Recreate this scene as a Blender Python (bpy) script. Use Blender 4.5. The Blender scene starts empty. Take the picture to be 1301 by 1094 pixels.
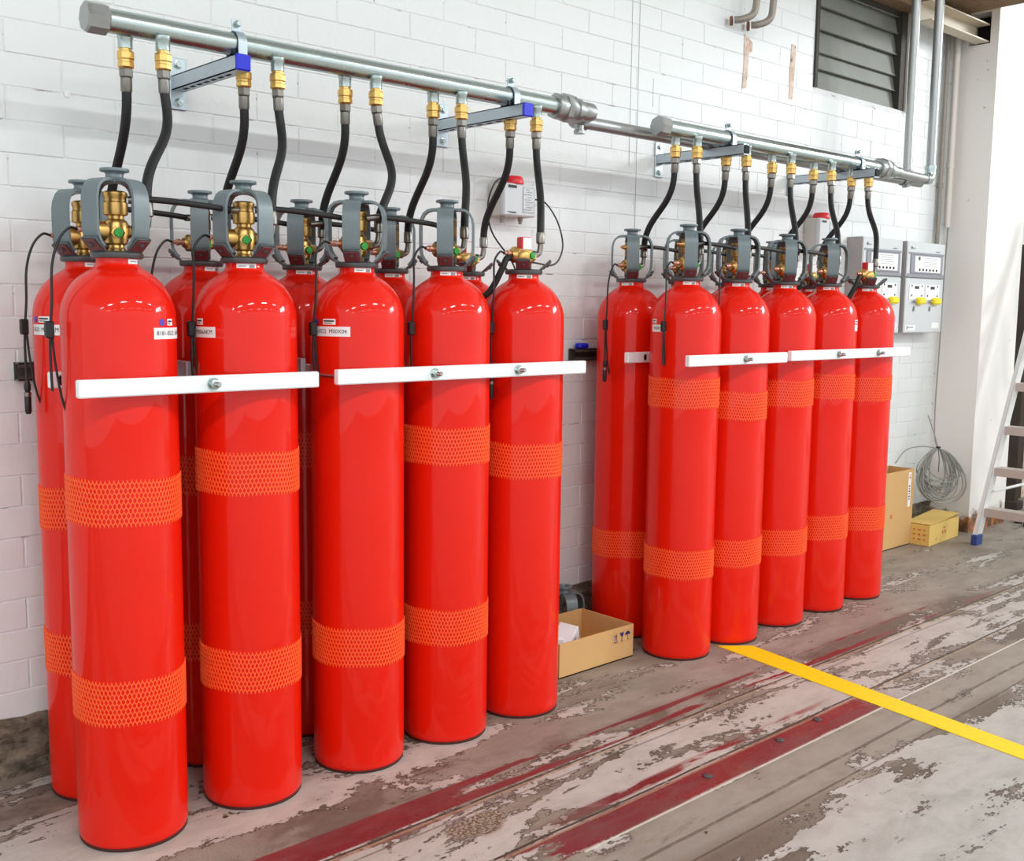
import bpy, bmesh, math, random
from mathutils import Vector, Matrix, noise as mnoise
random.seed(7)
PI = math.pi
S = bpy.context.scene
COL = S.collection

# ------------------------------------------------------------------ camera, world, lamps, exposure
cam_d = bpy.data.cameras.new('camera')
cam = bpy.data.objects.new('camera', cam_d)
COL.objects.link(cam)
RR = (0.7395803555864758, -0.6729591969487564, 0.012116801255575021)
UU = (0.06936075491341798, 0.09410907180257974, 0.9931427733625704)
FF = (0.6694848641369145, 0.7336684549894059, -0.11627817871395836)
CAM = Vector((-0.41913955, -2.63190311, 1.34298913))
FPX = 1342.6676
cam.matrix_world = Matrix(((RR[0], UU[0], -FF[0], CAM.x), (RR[1], UU[1], -FF[1], CAM.y), (RR[2], UU[2], -FF[2], CAM.z), (0, 0, 0, 1)))
cam_d.sensor_fit = 'HORIZONTAL'; cam_d.sensor_width = 36.0
cam_d.lens = 36.0 * FPX / 1301.0
cam_d.clip_start = 0.05; cam_d.clip_end = 200
S.camera = cam

W = bpy.data.worlds.new('world'); S.world = W; W.use_nodes = True
bg = W.node_tree.nodes['Background']
bg.inputs[0].default_value = (0.90, 0.965, 1.0, 1)
bg.inputs[1].default_value = 1.35

def area(name, loc, sx, sy, power, col=(0.97, 1.0, 0.97), rot=(0, 0, 0)):
    l = bpy.data.lights.new(name, 'AREA'); l.shape = 'RECTANGLE'; l.size = sx; l.size_y = sy
    l.energy = power; l.color = col
    o = bpy.data.objects.new(name, l); COL.objects.link(o); o.location = loc; o.rotation_euler = rot
    return o
# two rows of fluorescent battens under the hall roof, running along the wall
for i in range(7):
    area('ceiling_lamp', (-6.9 + 3.3 * i, -5.3, 4.95), 1.4, 0.26, 102)
for i in range(8):
    area('ceiling_lamp', (-7.4 + 2.9 * i, -9.2, 4.95), 1.4, 0.26, 34)
# three tall panes of daylight high in the far end of the hall
for k in range(3):
    hw = area('hall_window', (10.5, -3.4 - 1.1 * k, 4.1), 0.62, 1.3, 95, (0.94, 0.97, 1.0))
    hw.rotation_euler = (Vector((6.0, 0.2, 1.2)) - hw.location).to_track_quat('-Z', 'Y').to_euler()

S.view_settings.view_transform = 'Standard'
S.view_settings.look = 'None'
S.view_settings.exposure = 0.10
S.view_settings.gamma = 1.0
S.view_settings.use_curve_mapping = False
try:
    S.cycles.use_denoising = True
    S.cycles.max_bounces = 6
except Exception:
    pass

# ------------------------------------------------------------------ materials
def lin(c):
    c = c / 255.0
    return c / 12.92 if c <= 0.04045 else ((c + 0.055) / 1.055) ** 2.4
def rgb(r, g, b):
    return (lin(r), lin(g), lin(b), 1)

class NT:
    """small helper to write node trees"""
    def __init__(s, name):
        s.m = bpy.data.materials.new(name); s.m.use_nodes = True
        s.t = s.m.node_tree; s.b = s.t.nodes['Principled BSDF']
        s._pos = None
    def n(s, typ, **kw):
        x = s.t.nodes.new(typ)
        for k, v in kw.items(): setattr(x, k, v)
        return x
    def link(s, a, b): s.t.links.new(a, b)
    def put(s, sock, v):
        if isinstance(v, (int, float)): sock.default_value = v
        elif isinstance(v, (tuple, list)): sock.default_value = v
        else: s.link(v, sock)
    def math(s, op, a, b=0.0, c=0.0, clamp=False):
        x = s.n('ShaderNodeMath', operation=op); x.use_clamp = clamp
        s.put(x.inputs[0], a); s.put(x.inputs[1], b); s.put(x.inputs[2], c)
        return x.outputs[0]
    def pos(s):
        if s._pos is None:
            g = s.n('ShaderNodeNewGeometry'); x = s.n('ShaderNodeSeparateXYZ'); s.link(g.outputs['Position'], x.inputs[0])
            s._pos = (g.outputs['Position'], x.outputs[0], x.outputs[1], x.outputs[2])
        return s._pos
    def coord(s, scale=(1, 1, 1), off=(0, 0, 0), obj=False):
        mp = s.n('ShaderNodeMapping'); mp.inputs['Scale'].default_value = scale; mp.inputs['Location'].default_value = off
        if obj:
            tc = s.n('ShaderNodeTexCoord'); s.link(tc.outputs['Object'], mp.inputs[0])
        else:
            s.link(s.pos()[0], mp.inputs[0])
        return mp.outputs[0]
    def noise(s, scale, detail=4, rough=0.55, vec=None, dist=0.0):
        x = s.n('ShaderNodeTexNoise'); x.inputs['Scale'].default_value = scale; x.inputs['Detail'].default_value = detail
        x.inputs['Roughness'].default_value = rough; x.inputs['Distortion'].default_value = dist
        if vec is not None: s.link(vec, x.inputs['Vector'])
        return x.outputs[0]
    def step(s, v, t, w=0.02):
        # soft threshold
        x = s.n('ShaderNodeMapRange'); s.put(x.inputs[0], v); s.put(x.inputs[1], t - w if isinstance(t, (int, float)) else t)
        x.inputs[2].default_value = (t + w)
        return x.outputs[0]
    def mix(s, f, a, b):
        x = s.n('ShaderNodeMix', data_type='RGBA'); s.put(x.inputs[0], f); s.put(x.inputs[6], a); s.put(x.inputs[7], b)
        return x.outputs[2]
    def bump(s, h, strength=0.3, dist=0.01):
        x = s.n('ShaderNodeBump'); x.inputs['Strength'].default_value = strength; x.inputs['Distance'].default_value = dist
        s.link(h, x.inputs['Height']); s.link(x.outputs[0], s.b.inputs['Normal'])

def mat(name, col, rough=0.5, metal=0.0, coat=0.0, var=0.0, vscale=30, bump=0.0, bscale=80, spec=None):
    k = NT(name)
    k.b.inputs['Roughness'].default_value = rough; k.b.inputs['Metallic'].default_value = metal
    if coat: k.b.inputs['Coat Weight'].default_value = coat; k.b.inputs['Coat Roughness'].default_value = 0.02
    if spec is not None: k.b.inputs['Specular IOR Level'].default_value = spec
    if var:
        nz = k.noise(vscale, 4, 0.6, k.coord(obj=True))
        c2 = tuple(max(0, v * (1 - var)) for v in col[:3]) + (1,)
        c3 = tuple(min(1, v * (1 + var)) for v in col[:3]) + (1,)
        k.link(k.mix(nz, c2, c3), k.b.inputs['Base Color'])
        k.link(k.math('ADD', k.math('MULTIPLY', nz, 0.25), rough - 0.12), k.b.inputs['Roughness'])
    else:
        k.b.inputs['Base Color'].default_value = col
    if bump: k.bump(k.noise(bscale, 5, 0.6, k.coord(obj=True)), bump, 0.004)
    return k.m

M = {}
M['red'] = mat('red_enamel', rgb(228, 27, 6), 0.40, 0, 0.55, var=0.04, vscale=6, spec=0.08)
M['net'] = mat('orange_plastic_net', rgb(255, 104, 48), 0.45)
M['grey_steel'] = mat('grey_painted_steel', rgb(112, 124, 128), 0.38, 0.15, var=0.08, vscale=20)
M['dark_steel'] = mat('dark_grey_steel', rgb(84, 86, 88), 0.4, 0.4, var=0.1)
M['maroon'] = mat('maroon_pad', rgb(96, 52, 56), 0.4)
M['brass'] = mat('brass', rgb(214, 172, 104), 0.36, 1.0, var=0.12, vscale=60)
M['fit_brass'] = mat('bright_brass', rgb(230, 190, 116), 0.38, 1.0, var=0.12, vscale=60)
M['galv'] = mat('galvanised_steel', rgb(178, 190, 188), 0.26, 1.0, var=0.02, vscale=9)
M['zinc'] = mat('zinc_plated_steel', rgb(186, 198, 206), 0.42, 0.8, var=0.06, vscale=30)
M['pipe_grey'] = mat('dull_galvanised_pipe', rgb(168, 170, 170), 0.38, 0.9, var=0.12, vscale=35)
M['ferrule'] = mat('crimped_ferrule_steel', rgb(134, 130, 124), 0.36, 1.0, var=0.1, vscale=50)
M['rubber'] = mat('black_rubber', rgb(13, 13, 14), 0.55, 0, bump=0.2, bscale=300)
M['blackp'] = mat('black_plastic', rgb(20, 20, 22), 0.45)
M['white_bar'] = mat('white_powder_coat', rgb(238, 243, 246), 0.4, var=0.02)
M['hole'] = mat('dark_hollow', rgb(14, 14, 15), 0.8)
M['bluecap'] = mat('blue_plastic_cap', rgb(16, 30, 205), 0.4)
M['green'] = mat('green_plastic', rgb(40, 150, 52), 0.4)
M['redp'] = mat('red_plastic', rgb(220, 32, 40), 0.35)
M['label'] = mat('white_label', rgb(240, 240, 240), 0.5)
M['ink'] = mat('black_print', rgb(42, 42, 48), 0.6)
M['blueink'] = mat('dark_blue_print', rgb(34, 36, 100), 0.6)
M['redink'] = mat('red_print', rgb(204, 112, 66), 0.7)
M['bluedot'] = mat('blue_sticker', rgb(66, 66, 190), 0.5)
M['box_grey'] = mat('light_grey_plastic', rgb(206, 209, 212), 0.45)
M['box_side'] = mat('warm_grey_housing', rgb(196, 194, 186), 0.5, var=0.05)
M['panel_side'] = mat('mid_grey_sheet', rgb(160, 156, 156), 0.5)
M['panel_trim'] = mat('slate_grey_trim', rgb(140, 142, 150), 0.5)
M['yellow'] = mat('yellow_plastic', rgb(250, 226, 20), 0.4)
M['card'] = mat('brown_cardboard', rgb(208, 164, 108), 0.8, var=0.06, vscale=14)
M['card_in'] = mat('inner_cardboard', rgb(176, 128, 82), 0.85, var=0.06, vscale=14)
M['card_y'] = mat('yellow_cardboard', rgb(226, 192, 110), 0.8, var=0.06, vscale=12)
M['paper'] = mat('white_carton', rgb(236, 234, 238), 0.6)
M['cable'] = mat('grey_cable', rgb(150, 152, 146), 0.5)
M['alu'] = mat('worn_aluminium', rgb(226, 226, 226), 0.45, 0.3, var=0.1, vscale=18)
M['alu_step'] = mat('dusty_aluminium_step', rgb(196, 186, 180), 0.5, 0.4, var=0.1, vscale=18)
M['navy'] = mat('navy_rubber', rgb(40, 66, 130), 0.5)
M['slat'] = mat('grey_green_louvre', rgb(124, 126, 120), 0.5, 0.1, var=0.22, vscale=6)
M['slat_dark'] = mat('dark_louvre_frame', rgb(58, 54, 48), 0.7, var=0.2)
M['timber_dark'] = mat('dark_timber', rgb(60, 48, 40), 0.8, var=0.25)
M['rustpipe'] = mat('weathered_pipe', rgb(150, 142, 134), 0.45, 0.5, var=0.2)
M['conduit'] = mat('pale_conduit', rgb(214, 208, 200), 0.35, 0.2, var=0.05)
M['cream_steel'] = mat('cream_painted_steel', rgb(206, 194, 174), 0.5, 0, var=0.12, vscale=9)
M['pink'] = mat('copper_pink_tip', rgb(206, 150, 132), 0.35, 0.7)

def mk_brick(name, base):
    k = NT(name)
    big = k.noise(1.3, 3, 0.5, k.coord())
    fine = k.noise(46, 6, 0.62, k.coord())
    k.link(k.mix(big, rgb(*[c - 5 for c in base]), rgb(*base)), k.b.inputs['Base Color'])
    k.b.inputs['Roughness'].default_value = 0.5
    k.bump(k.math('ADD', k.math('MULTIPLY', fine, 0.35), k.noise(12, 3, 0.5, k.coord())), 0.22, 0.012)
    return k.m
M['brick'] = mk_brick('white_painted_brick', (231, 234, 235))
M['mortar'] = None
def mk_mortar():
    k = NT('white_painted_mortar')
    n1 = k.noise(28, 5, 0.65, k.coord())
    crack = k.step(k.noise(9, 4, 0.6, k.coord((1, 1, 5))), 0.64, 0.03)
    k.link(k.mix(crack, rgb(228, 228, 230), rgb(140, 136, 134)), k.b.inputs['Base Color'])
    k.b.inputs['Roughness'].default_value = 0.6
    k.bump(n1, 0.5, 0.02)
    return k.m
M['mortar'] = mk_mortar()
def mk_plinth():
    k = NT('rough_brown_plinth')
    n1 = k.noise(16, 8, 0.68, k.coord((1, 1, 1.8)))
    n2 = k.noise(60, 4, 0.6, k.coord())
    c = k.mix(k.step(n1, 0.5, 0.14), rgb(74, 64, 54), rgb(156, 142, 124))
    k.link(k.mix(k.step(n2, 0.6, 0.05), c, rgb(96, 84, 70)), k.b.inputs['Base Color'])
    k.b.inputs['Roughness'].default_value = 0.9
    k.bump(n1, 0.9, 0.03)
    return k.m
M['plinth'] = mk_plinth()
def mk_column():
    k = NT('white_column_paint')
    p, x, y, z = k.pos()
    n1 = k.noise(13, 6, 0.65, k.coord())
    worn = k.step(k.math('ADD', k.math('SUBTRACT', 0.62, k.math('MULTIPLY', z, 3.0)), k.math('MULTIPLY', k.math('SUBTRACT', n1, 0.5), 0.7)), 0.3, 0.06)
    rust = k.mix(k.step(k.noise(30, 5, 0.6, k.coord((1, 1, 0.4))), 0.5, 0.08), rgb(88, 66, 52), rgb(176, 112, 62))
    spots = k.step(k.noise(26, 2, 0.5, k.coord()), 0.77, 0.015)
    c = k.mix(spots, rgb(240, 237, 233), rgb(176, 164, 156))
    k.link(k.mix(worn, c, rust), k.b.inputs['Base Color'])
    k.b.inputs['Roughness'].default_value = 0.5
    k.bump(n1, 0.12, 0.01)
    return k.m
M['column'] = mk_column()
def mk_beam():
    k = NT('fibrous_brown_board')
    n1 = k.noise(60, 6, 0.7, k.coord((0.5, 1.6, 1.6)))
    k.link(k.mix(n1, rgb(62, 46, 32), rgb(196, 160, 118)), k.b.inputs['Base Color'])
    k.b.inputs['Roughness'].default_value = 0.9
    k.bump(n1, 0.9, 0.03)
    return k.m
M['beam'] = mk_beam()
def mk_scar():
    k = NT('bare_brick_scar')
    n1 = k.noise(30, 5, 0.6, k.coord())
    c = k.mix(k.step(n1, 0.46, 0.12), rgb(196, 160, 138), rgb(222, 204, 190))
    k.link(k.mix(k.step(k.noise(40, 3, 0.5, k.coord((1, 1, .6), (3, 1, 2))), 0.66, 0.03), c, rgb(120, 100, 88)), k.b.inputs['Base Color'])
    k.b.inputs['Roughness'].default_value = 0.8
    return k.m
M['scar'] = mk_scar()
def mk_yellow():
    k = NT('yellow_floor_paint')
    n1 = k.noise(40, 4, 0.6, k.coord())
    c = k.mix(n1, rgb(250, 200, 4), rgb(255, 224, 16))
    k.link(k.mix(k.step(k.noise(34, 3, 0.5, k.coord((1, 1, 1), (5, 2, 0))), 0.73, 0.015), c, rgb(150, 122, 60)), k.b.inputs['Base Color'])
    k.b.inputs['Roughness'].default_value = 0.5
    return k.m
M['yellow_paint'] = mk_yellow()

def mk_floor():
    k = NT('worn_painted_concrete')
    p, x, y, z = k.pos()
    def band(lo, hi, w=0.012):
        a = k.n('ShaderNodeMapRange'); k.link(y, a.inputs[0]); a.inputs[1].default_value = lo - w; a.inputs[2].default_value = lo + w
        b = k.n('ShaderNodeMapRange'); k.link(y, b.inputs[0]); b.inputs[1].default_value = hi - w; b.inputs[2].default_value = hi + w
        b.inputs[3].default_value = 1.0; b.inputs[4].default_value = 0.0
        return k.math('MULTIPLY', a.outputs[0], b.outputs[0])
    def xband(lo, hi, w=0.08):
        a = k.n('ShaderNodeMapRange'); k.link(x, a.inputs[0]); a.inputs[1].default_value = lo - w; a.inputs[2].default_value = lo + w
        b = k.n('ShaderNodeMapRange'); k.link(x, b.inputs[0]); b.inputs[1].default_value = hi - w; b.inputs[2].default_value = hi + w
        b.inputs[3].default_value = 1.0; b.inputs[4].default_value = 0.0
        return k.math('MULTIPLY', a.outputs[0], b.outputs[0])
    streak = k.noise(5.0, 9, 0.68, k.coord((0.42, 1.5, 1), (3.1, 0.4, 0)), 0.5)
    patch = k.noise(3.2, 8, 0.62, k.coord((0.7, 1.15, 1), (11.3, 4.2, 0)), 0.25)
    fine = k.noise(34, 6, 0.66, k.coord())
    grit = k.noise(170, 4, 0.6, k.coord())
    # colours that belong to the floor itself
    conc = k.mix(k.noise(6, 6, 0.6, k.coord((0.6, 1.3, 1))), rgb(120, 108, 98), rgb(172, 162, 150))
    conc = k.mix(k.math('MULTIPLY', k.step(grit, 0.55, 0.12), 0.4), conc, rgb(98, 86, 76))
    paint = k.mix(k.noise(4.5, 5, 0.6, k.coord()), rgb(178, 172, 165), rgb(198, 193, 187))
    cool = k.mix(k.noise(7, 8, 0.68, k.coord()), rgb(164, 160, 155), rgb(192, 188, 184))
    far_y = k.step(k.math('MULTIPLY', y, -1.0), 1.25, 0.25)
    paint = k.mix(far_y, paint, cool)
    brown = k.mix(fine, rgb(84, 72, 62), rgb(128, 114, 102))
    # how much of the paint survives, by zone
    zone = k.n('ShaderNodeValToRGB')
    cr = zone.color_ramp; cr.interpolation = 'LINEAR'
    yy = k.n('ShaderNodeMapRange'); k.link(k.math('ADD', y, k.math('MULTIPLY', k.math('SUBTRACT', patch, 0.5), 0.30)), yy.inputs[0])
    yy.inputs[1].default_value = -1.6; yy.inputs[2].default_value = 0.5
    k.link(yy.outputs[0], zone.inputs[0])
    def yp(v): return (v + 1.6) / 2.1
    pts = [(-1.6, .70), (-1.24, .66), (-1.16, .56), (-1.12, .30), (-1.0, .24), (-0.935, .34), (-0.92, .42), (-0.81, .50), (-0.79, .56), (-0.73, .60), (-0.58, .58), (-0.54, .46), (-0.50, .44), (-0.43, .40), (-0.40, .30), (-0.33, .30), (-0.25, .47), (-0.15, .50), (0.0, .42), (0.5, .36)]
    while len(cr.elements) < len(pts): cr.elements.new(0.5)
    for e, (v, g) in zip(cr.elements, pts):
        e.position = yp(v); e.color = (g, g, g, 1)
    near = k.step(k.math('SUBTRACT', 1.45, x), 0.0, 0.5)     # more paint is left by the first cylinders
    surv = k.math('ADD', zone.outputs[0], k.math('MULTIPLY', k.math('MULTIPLY', near, band(-0.36, 0.2, 0.05)), 0.14))
    # bare, dusty concrete further along the wall
    bare = k.math('MULTIPLY', k.step(x, 1.9, 0.4), band(-0.42, 1.5, 0.03))
    surv = k.math('SUBTRACT', surv, k.math('MULTIPLY', bare, 0.10))
    dd = k.n('ShaderNodeVectorMath', operation='DISTANCE'); k.link(k.coord((0.7, 1.6, 0)), dd.inputs[0]); dd.inputs[1].default_value = (1.13, -1.90, 0)
    worn = k.n('ShaderNodeMapRange'); k.link(dd.outputs['Value'], worn.inputs[0]); worn.inputs[1].default_value = 0.12; worn.inputs[2].default_value = 0.42; worn.inputs[3].default_value = 0.34; worn.inputs[4].default_value = 0.0
    surv = k.math('SUBTRACT', surv, worn.outputs[0])
    v = k.math('ADD', surv, k.math('MULTIPLY', k.math('SUBTRACT', streak, 0.5), 1.7))
    v = k.math('ADD', v, k.math('MULTIPLY', k.math('SUBTRACT', fine, 0.5), 0.5))
    pm = k.step(v, 0.5, 0.014)
    edge = k.math('MULTIPLY', k.step(v, 0.452, 0.014), k.math('SUBTRACT', 1.0, pm))
    c = k.mix(k.math('MAXIMUM', k.step(patch, 0.53, 0.05), k.math('MULTIPLY', worn.outputs[0], 3.0, clamp=True)), conc, brown)
    # smooth grey channel between the steel edge and the slab
    chan = k.math('MULTIPLY', band(-1.12, -0.93, 0.03), 0.75)
    c = k.mix(chan, c, k.mix(k.step(streak, 0.60, 0.04), rgb(158, 150, 140), rgb(112, 102, 92)))
    c = k.mix(k.math('MULTIPLY', bare, 0.7), c, k.mix(k.noise(7, 7, 0.62, k.coord((0.5, 1.3, 1))), rgb(118, 106, 94), rgb(186, 176, 166)))
    # old red marking, in two lanes
    rn = k.noise(6.5, 9, 0.68, k.coord((0.28, 1.7, 1), (1.7, 8.4, 0)), 0.3)
    fx = k.n('ShaderNodeMapRange'); k.link(x, fx.inputs[0]); fx.inputs[1].default_value = 1.15; fx.inputs[2].default_value = 1.6
    fx.inputs[3].default_value = 0.28; fx.inputs[4].default_value = -0.12
    l1 = k.math('ADD', k.math('SUBTRACT', rn, 0.5), k.math('ADD', fx.outputs[0], 0.03))
    l1 = k.math('SUBTRACT', l1, k.math('MULTIPLY', k.step(x, 3.9, 0.6), 0.08))
    e1 = k.math('ADD', k.math('MULTIPLY', band(-0.535, -0.498, .010), 0.16), k.math('MULTIPLY', band(-0.444, -0.415, .008), 0.17))
    r1 = k.math('MULTIPLY', band(-0.53, -0.424, 0.003), k.step(k.math('ADD', l1, e1), 0.035, 0.02))
    fx2 = k.n('ShaderNodeMapRange'); k.link(x, fx2.inputs[0]); fx2.inputs[1].default_value = 1.15; fx2.inputs[2].default_value = 1.95
    fx2.inputs[3].default_value = -0.06; fx2.inputs[4].default_value = 0.36
    l2 = k.math('ADD', k.math('SUBTRACT', rn, 0.5), fx2.outputs[0])
    r2 = k.math('MULTIPLY', k.math('MULTIPLY', band(-0.918, -0.815, 0.003), xband(0.9, 2.95, 0.1)), k.step(l2, 0.0, 0.025))
    r3 = k.math('MULTIPLY', k.math('MULTIPLY', band(-0.795, -0.755, 0.006), xband(1.5, 2.7, 0.15)), k.step(k.math('ADD', rn, 0.03), 0.5, 0.03))
    r4 = k.math('MULTIPLY', band(-0.562, -0.548, 0.004), k.math('MULTIPLY', xband(0.8, 1.3, 0.1), k.step(rn, 0.40, 0.03)))
    redm = k.math('MAXIMUM', k.math('MAXIMUM', r1, r2), k.math('MAXIMUM', r3, r4))
    red = k.mix(k.noise(9, 5, 0.6, k.coord((0.5, 1.5, 1))), rgb(104, 36, 42), rgb(134, 56, 60))
    da = k.n('ShaderNodeVectorMath', operation='DISTANCE'); k.link(k.coord((1.0, 2.0, 0)), da.inputs[0]); da.inputs[1].default_value = (1.29, -0.64 * 2.0, 0)
    agg = k.step(k.math('SUBTRACT', k.math('ADD', 0.105, k.math('MULTIPLY', k.math('SUBTRACT', patch, 0.5), 0.25)), da.outputs['Value']), 0.0, 0.012)
    aggc = k.mix(k.step(k.noise(120, 3, 0.6, k.coord()), 0.52, 0.06), rgb(96, 84, 68), rgb(172, 160, 142))
    c = k.mix(edge, c, rgb(72, 62, 54))
    c = k.mix(pm, c, paint)
    c = k.mix(redm, c, red)
    c = k.mix(agg, c, aggc)
    grime = k.step(k.noise(9, 9, 0.72, k.coord((0.7, 1.4, 1), (4, 3, 0)), 0.4), 0.55, 0.12)
    c = k.mix(k.math('MULTIPLY', grime, 0.34), c, rgb(112, 104, 94))
    # dirt spots and the two groove lines
    spots = k.step(k.noise(13, 3, 0.55, k.coord((1, 1.2, 1), (7, 7, 0))), 0.735, 0.012)
    c = k.mix(spots, c, rgb(62, 52, 46))
    scr = k.step(k.noise(11, 5, 0.7, k.coord((0.35, 2.2, 1), (2, 9, 0)), 1.2), 0.685, 0.012)
    c = k.mix(k.math('MULTIPLY', scr, 0.8), c, rgb(92, 80, 70))
    wob = k.math('MULTIPLY', k.math('SUBTRACT', k.noise(3, 3, 0.5, k.coord()), 0.5), 0.012)
    def line(y0, w, dark=1.0):
        d = k.math('ABSOLUTE', k.math('SUBTRACT', k.math('ADD', y, wob), y0))
        return k.math('MULTIPLY', k.math('SUBTRACT', 1.0, k.step(d, w, 0.002)), k.math('MULTIPLY', k.step(fine, 0.38, 0.1), dark))
    g = k.math('MAXIMUM', line(-0.541, 0.004), k.math('MAXIMUM', line(-0.806, 0.0045), k.math('MAXIMUM', line(-0.585, 0.003, 0.6), line(-1.045, 0.006, 0.6))))
    g = k.math('MAXIMUM', g, k.math('MULTIPLY', line(-1.13, 0.004, 0.6), 1.0))
    c = k.mix(g, c, rgb(66, 56, 44))
    lt = k.math('MAXIMUM', line(-0.552, 0.005, 0.8), line(-0.820, 0.004, 0.8))
    c = k.mix(k.math('MULTIPLY', lt, 0.75), c, rgb(170, 150, 122))
    k.link(c, k.b.inputs['Base Color'])
    ro = k.math('SUBTRACT', 0.62, k.math('MULTIPLY', pm, 0.14)); ro = k.math('SUBTRACT', ro, k.math('MULTIPLY', redm, 0.22))
    k.link(k.math('ADD', ro, k.math('MULTIPLY', k.math('SUBTRACT', fine, 0.5), 0.2)), k.b.inputs['Roughness'])
    h = k.math('ADD', k.math('MULTIPLY', pm, 0.5), k.math('ADD', k.math('MULTIPLY', fine, 0.35), k.math('MULTIPLY', grit, 0.12)))
    k.bump(k.math('SUBTRACT', h, g), 0.35, 0.006)
    return k.m
M['floor'] = mk_floor()

# ------------------------------------------------------------------ mesh helpers
class MB:
    """collects primitives into ONE mesh"""
    def __init__(s): s.v = []; s.f = []; s.sm = []
    def add(s, vs, fs, smooth=False, T=None):
        o = len(s.v)
        for v in vs:
            v = Vector(v)
            s.v.append(tuple(T @ v) if T is not None else tuple(v))
        for f in fs: s.f.append(tuple(i + o for i in f)); s.sm.append(smooth)
        return s
    def box(s, c, d, ch=0.0, T=None):
        """box centred at c with full sizes d; ch chamfers every edge"""
        bm = bmesh.new(); bmesh.ops.create_cube(bm, size=1.0)
        for v in bm.verts: v.co = Vector((v.co.x * d[0], v.co.y * d[1], v.co.z * d[2]))
        if ch: bmesh.ops.bevel(bm, geom=list(bm.edges), offset=ch, segments=1, affect='EDGES', profile=0.5)
        for v in bm.verts: v.co += Vector(c)
        bm.verts.index_update()
        s.add([v.co[:] for v in bm.verts], [[v.index for v in f.verts] for f in bm.faces], False, T)
        bm.free(); return s
    def lathe(s, prof, n=24, T=None, smooth=True):
        """profile of (r, z) turned about z"""
        vs = []; fs = []; rings = []
        for r, z in prof:
            if r < 1e-6: rings.append([len(vs)]); vs.append((0, 0, z))
            else:
                rings.append(list(range(len(vs), len(vs) + n)))
                vs += [(r * math.cos(2 * PI * i / n), r * math.sin(2 * PI * i / n), z) for i in range(n)]
        for a, b in zip(rings, rings[1:]):
            for i in range(n):
                j = (i + 1) % n
                if len(a) == 1 and len(b) == 1: continue
                if len(a) == 1: fs.append((a[0], b[j], b[i]))
                elif len(b) == 1: fs.append((a[i], a[j], b[0]))
                else: fs.append((a[i], a[j], b[j], b[i]))
        return s.add(vs, fs, smooth, T)
    def cyl(s, p0, p1, r, n=16, r1=None, smooth=True):
        p0 = Vector(p0); p1 = Vector(p1); L = (p1 - p0).length
        q = Vector((0, 0, 1)).rotation_difference((p1 - p0).normalized()).to_matrix().to_4x4()
        r1 = r if r1 is None else r1
        return s.lathe([(0, 0), (r, 0), (r1, L), (0, L)], n, Matrix.Translation(p0) @ q, smooth)
    def turned(s, p0, axis, prof, n=20, smooth=True):
        q = Vector((0, 0, 1)).rotation_difference(Vector(axis).normalized()).to_matrix().to_4x4()
        return s.lathe(prof, n, Matrix.Translation(p0) @ q, smooth)
    def tube(s, pts, r, n=10, closed=False):
        pts = [Vector(p) for p in pts]; vs = []; fs = []
        m = len(pts); up = None; rings = []
        for i, p in enumerate(pts):
            if closed: t = pts[(i + 1) % m] - pts[i - 1]
            else: t = pts[min(i + 1, m - 1)] - pts[max(i - 1, 0)]
            t.normalize()
            if up is None:
                up = Vector((0, 0, 1)) if abs(t.z) < 0.9 else Vector((0, 1, 0))
            up = (up - t * up.dot(t)).normalized(); b = t.cross(up)
            rings.append(range(len(vs), len(vs) + n))
            rr = r[i] if isinstance(r, (list, tuple)) else r
            vs += [tuple(p + rr * (math.cos(2 * PI * k / n) * up + math.sin(2 * PI * k / n) * b)) for k in range(n)]
        for i in range(m if closed else m - 1):
            a = rings[i]; b2 = rings[(i + 1) % m]
            for k in range(n):
                j = (k + 1) % n; fs.append((a[k], a[j], b2[j], b2[k]))
        if not closed:
            fs.append(tuple(reversed(rings[0]))); fs.append(tuple(rings[-1]))
        return s.add(vs, fs, True)
    def prism(s, poly, T=None, h=0.002, smooth=False):
        """polygon in xy, extruded from z=0 to h"""
        n = len(poly)
        vs = [(x, y, 0) for x, y in poly] + [(x, y, h) for x, y in poly]
        fs = [tuple(reversed(range(n))), tuple(range(n, 2 * n))] + [(i, (i + 1) % n, n + (i + 1) % n, n + i) for i in range(n)]
        return s.add(vs, fs, smooth, T)
    def mesh(s, name, m, angle=40):
        me = bpy.data.meshes.new(name); me.from_pydata(s.v, [], s.f); me.validate()
        if len(s.sm) == len(me.polygons): me.polygons.foreach_set('use_smooth', s.sm)
        bm = bmesh.new(); bm.from_mesh(me); bmesh.ops.recalc_face_normals(bm, faces=bm.faces); bm.to_mesh(me); bm.free()
        if any(s.sm) and angle: me.set_sharp_from_angle(angle=math.radians(angle))
        me.materials.append(m); me.update()
        return me
    def obj(s, name, m, parent=None, angle=40): return put(name, s.mesh(name, m, angle), parent)

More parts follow.
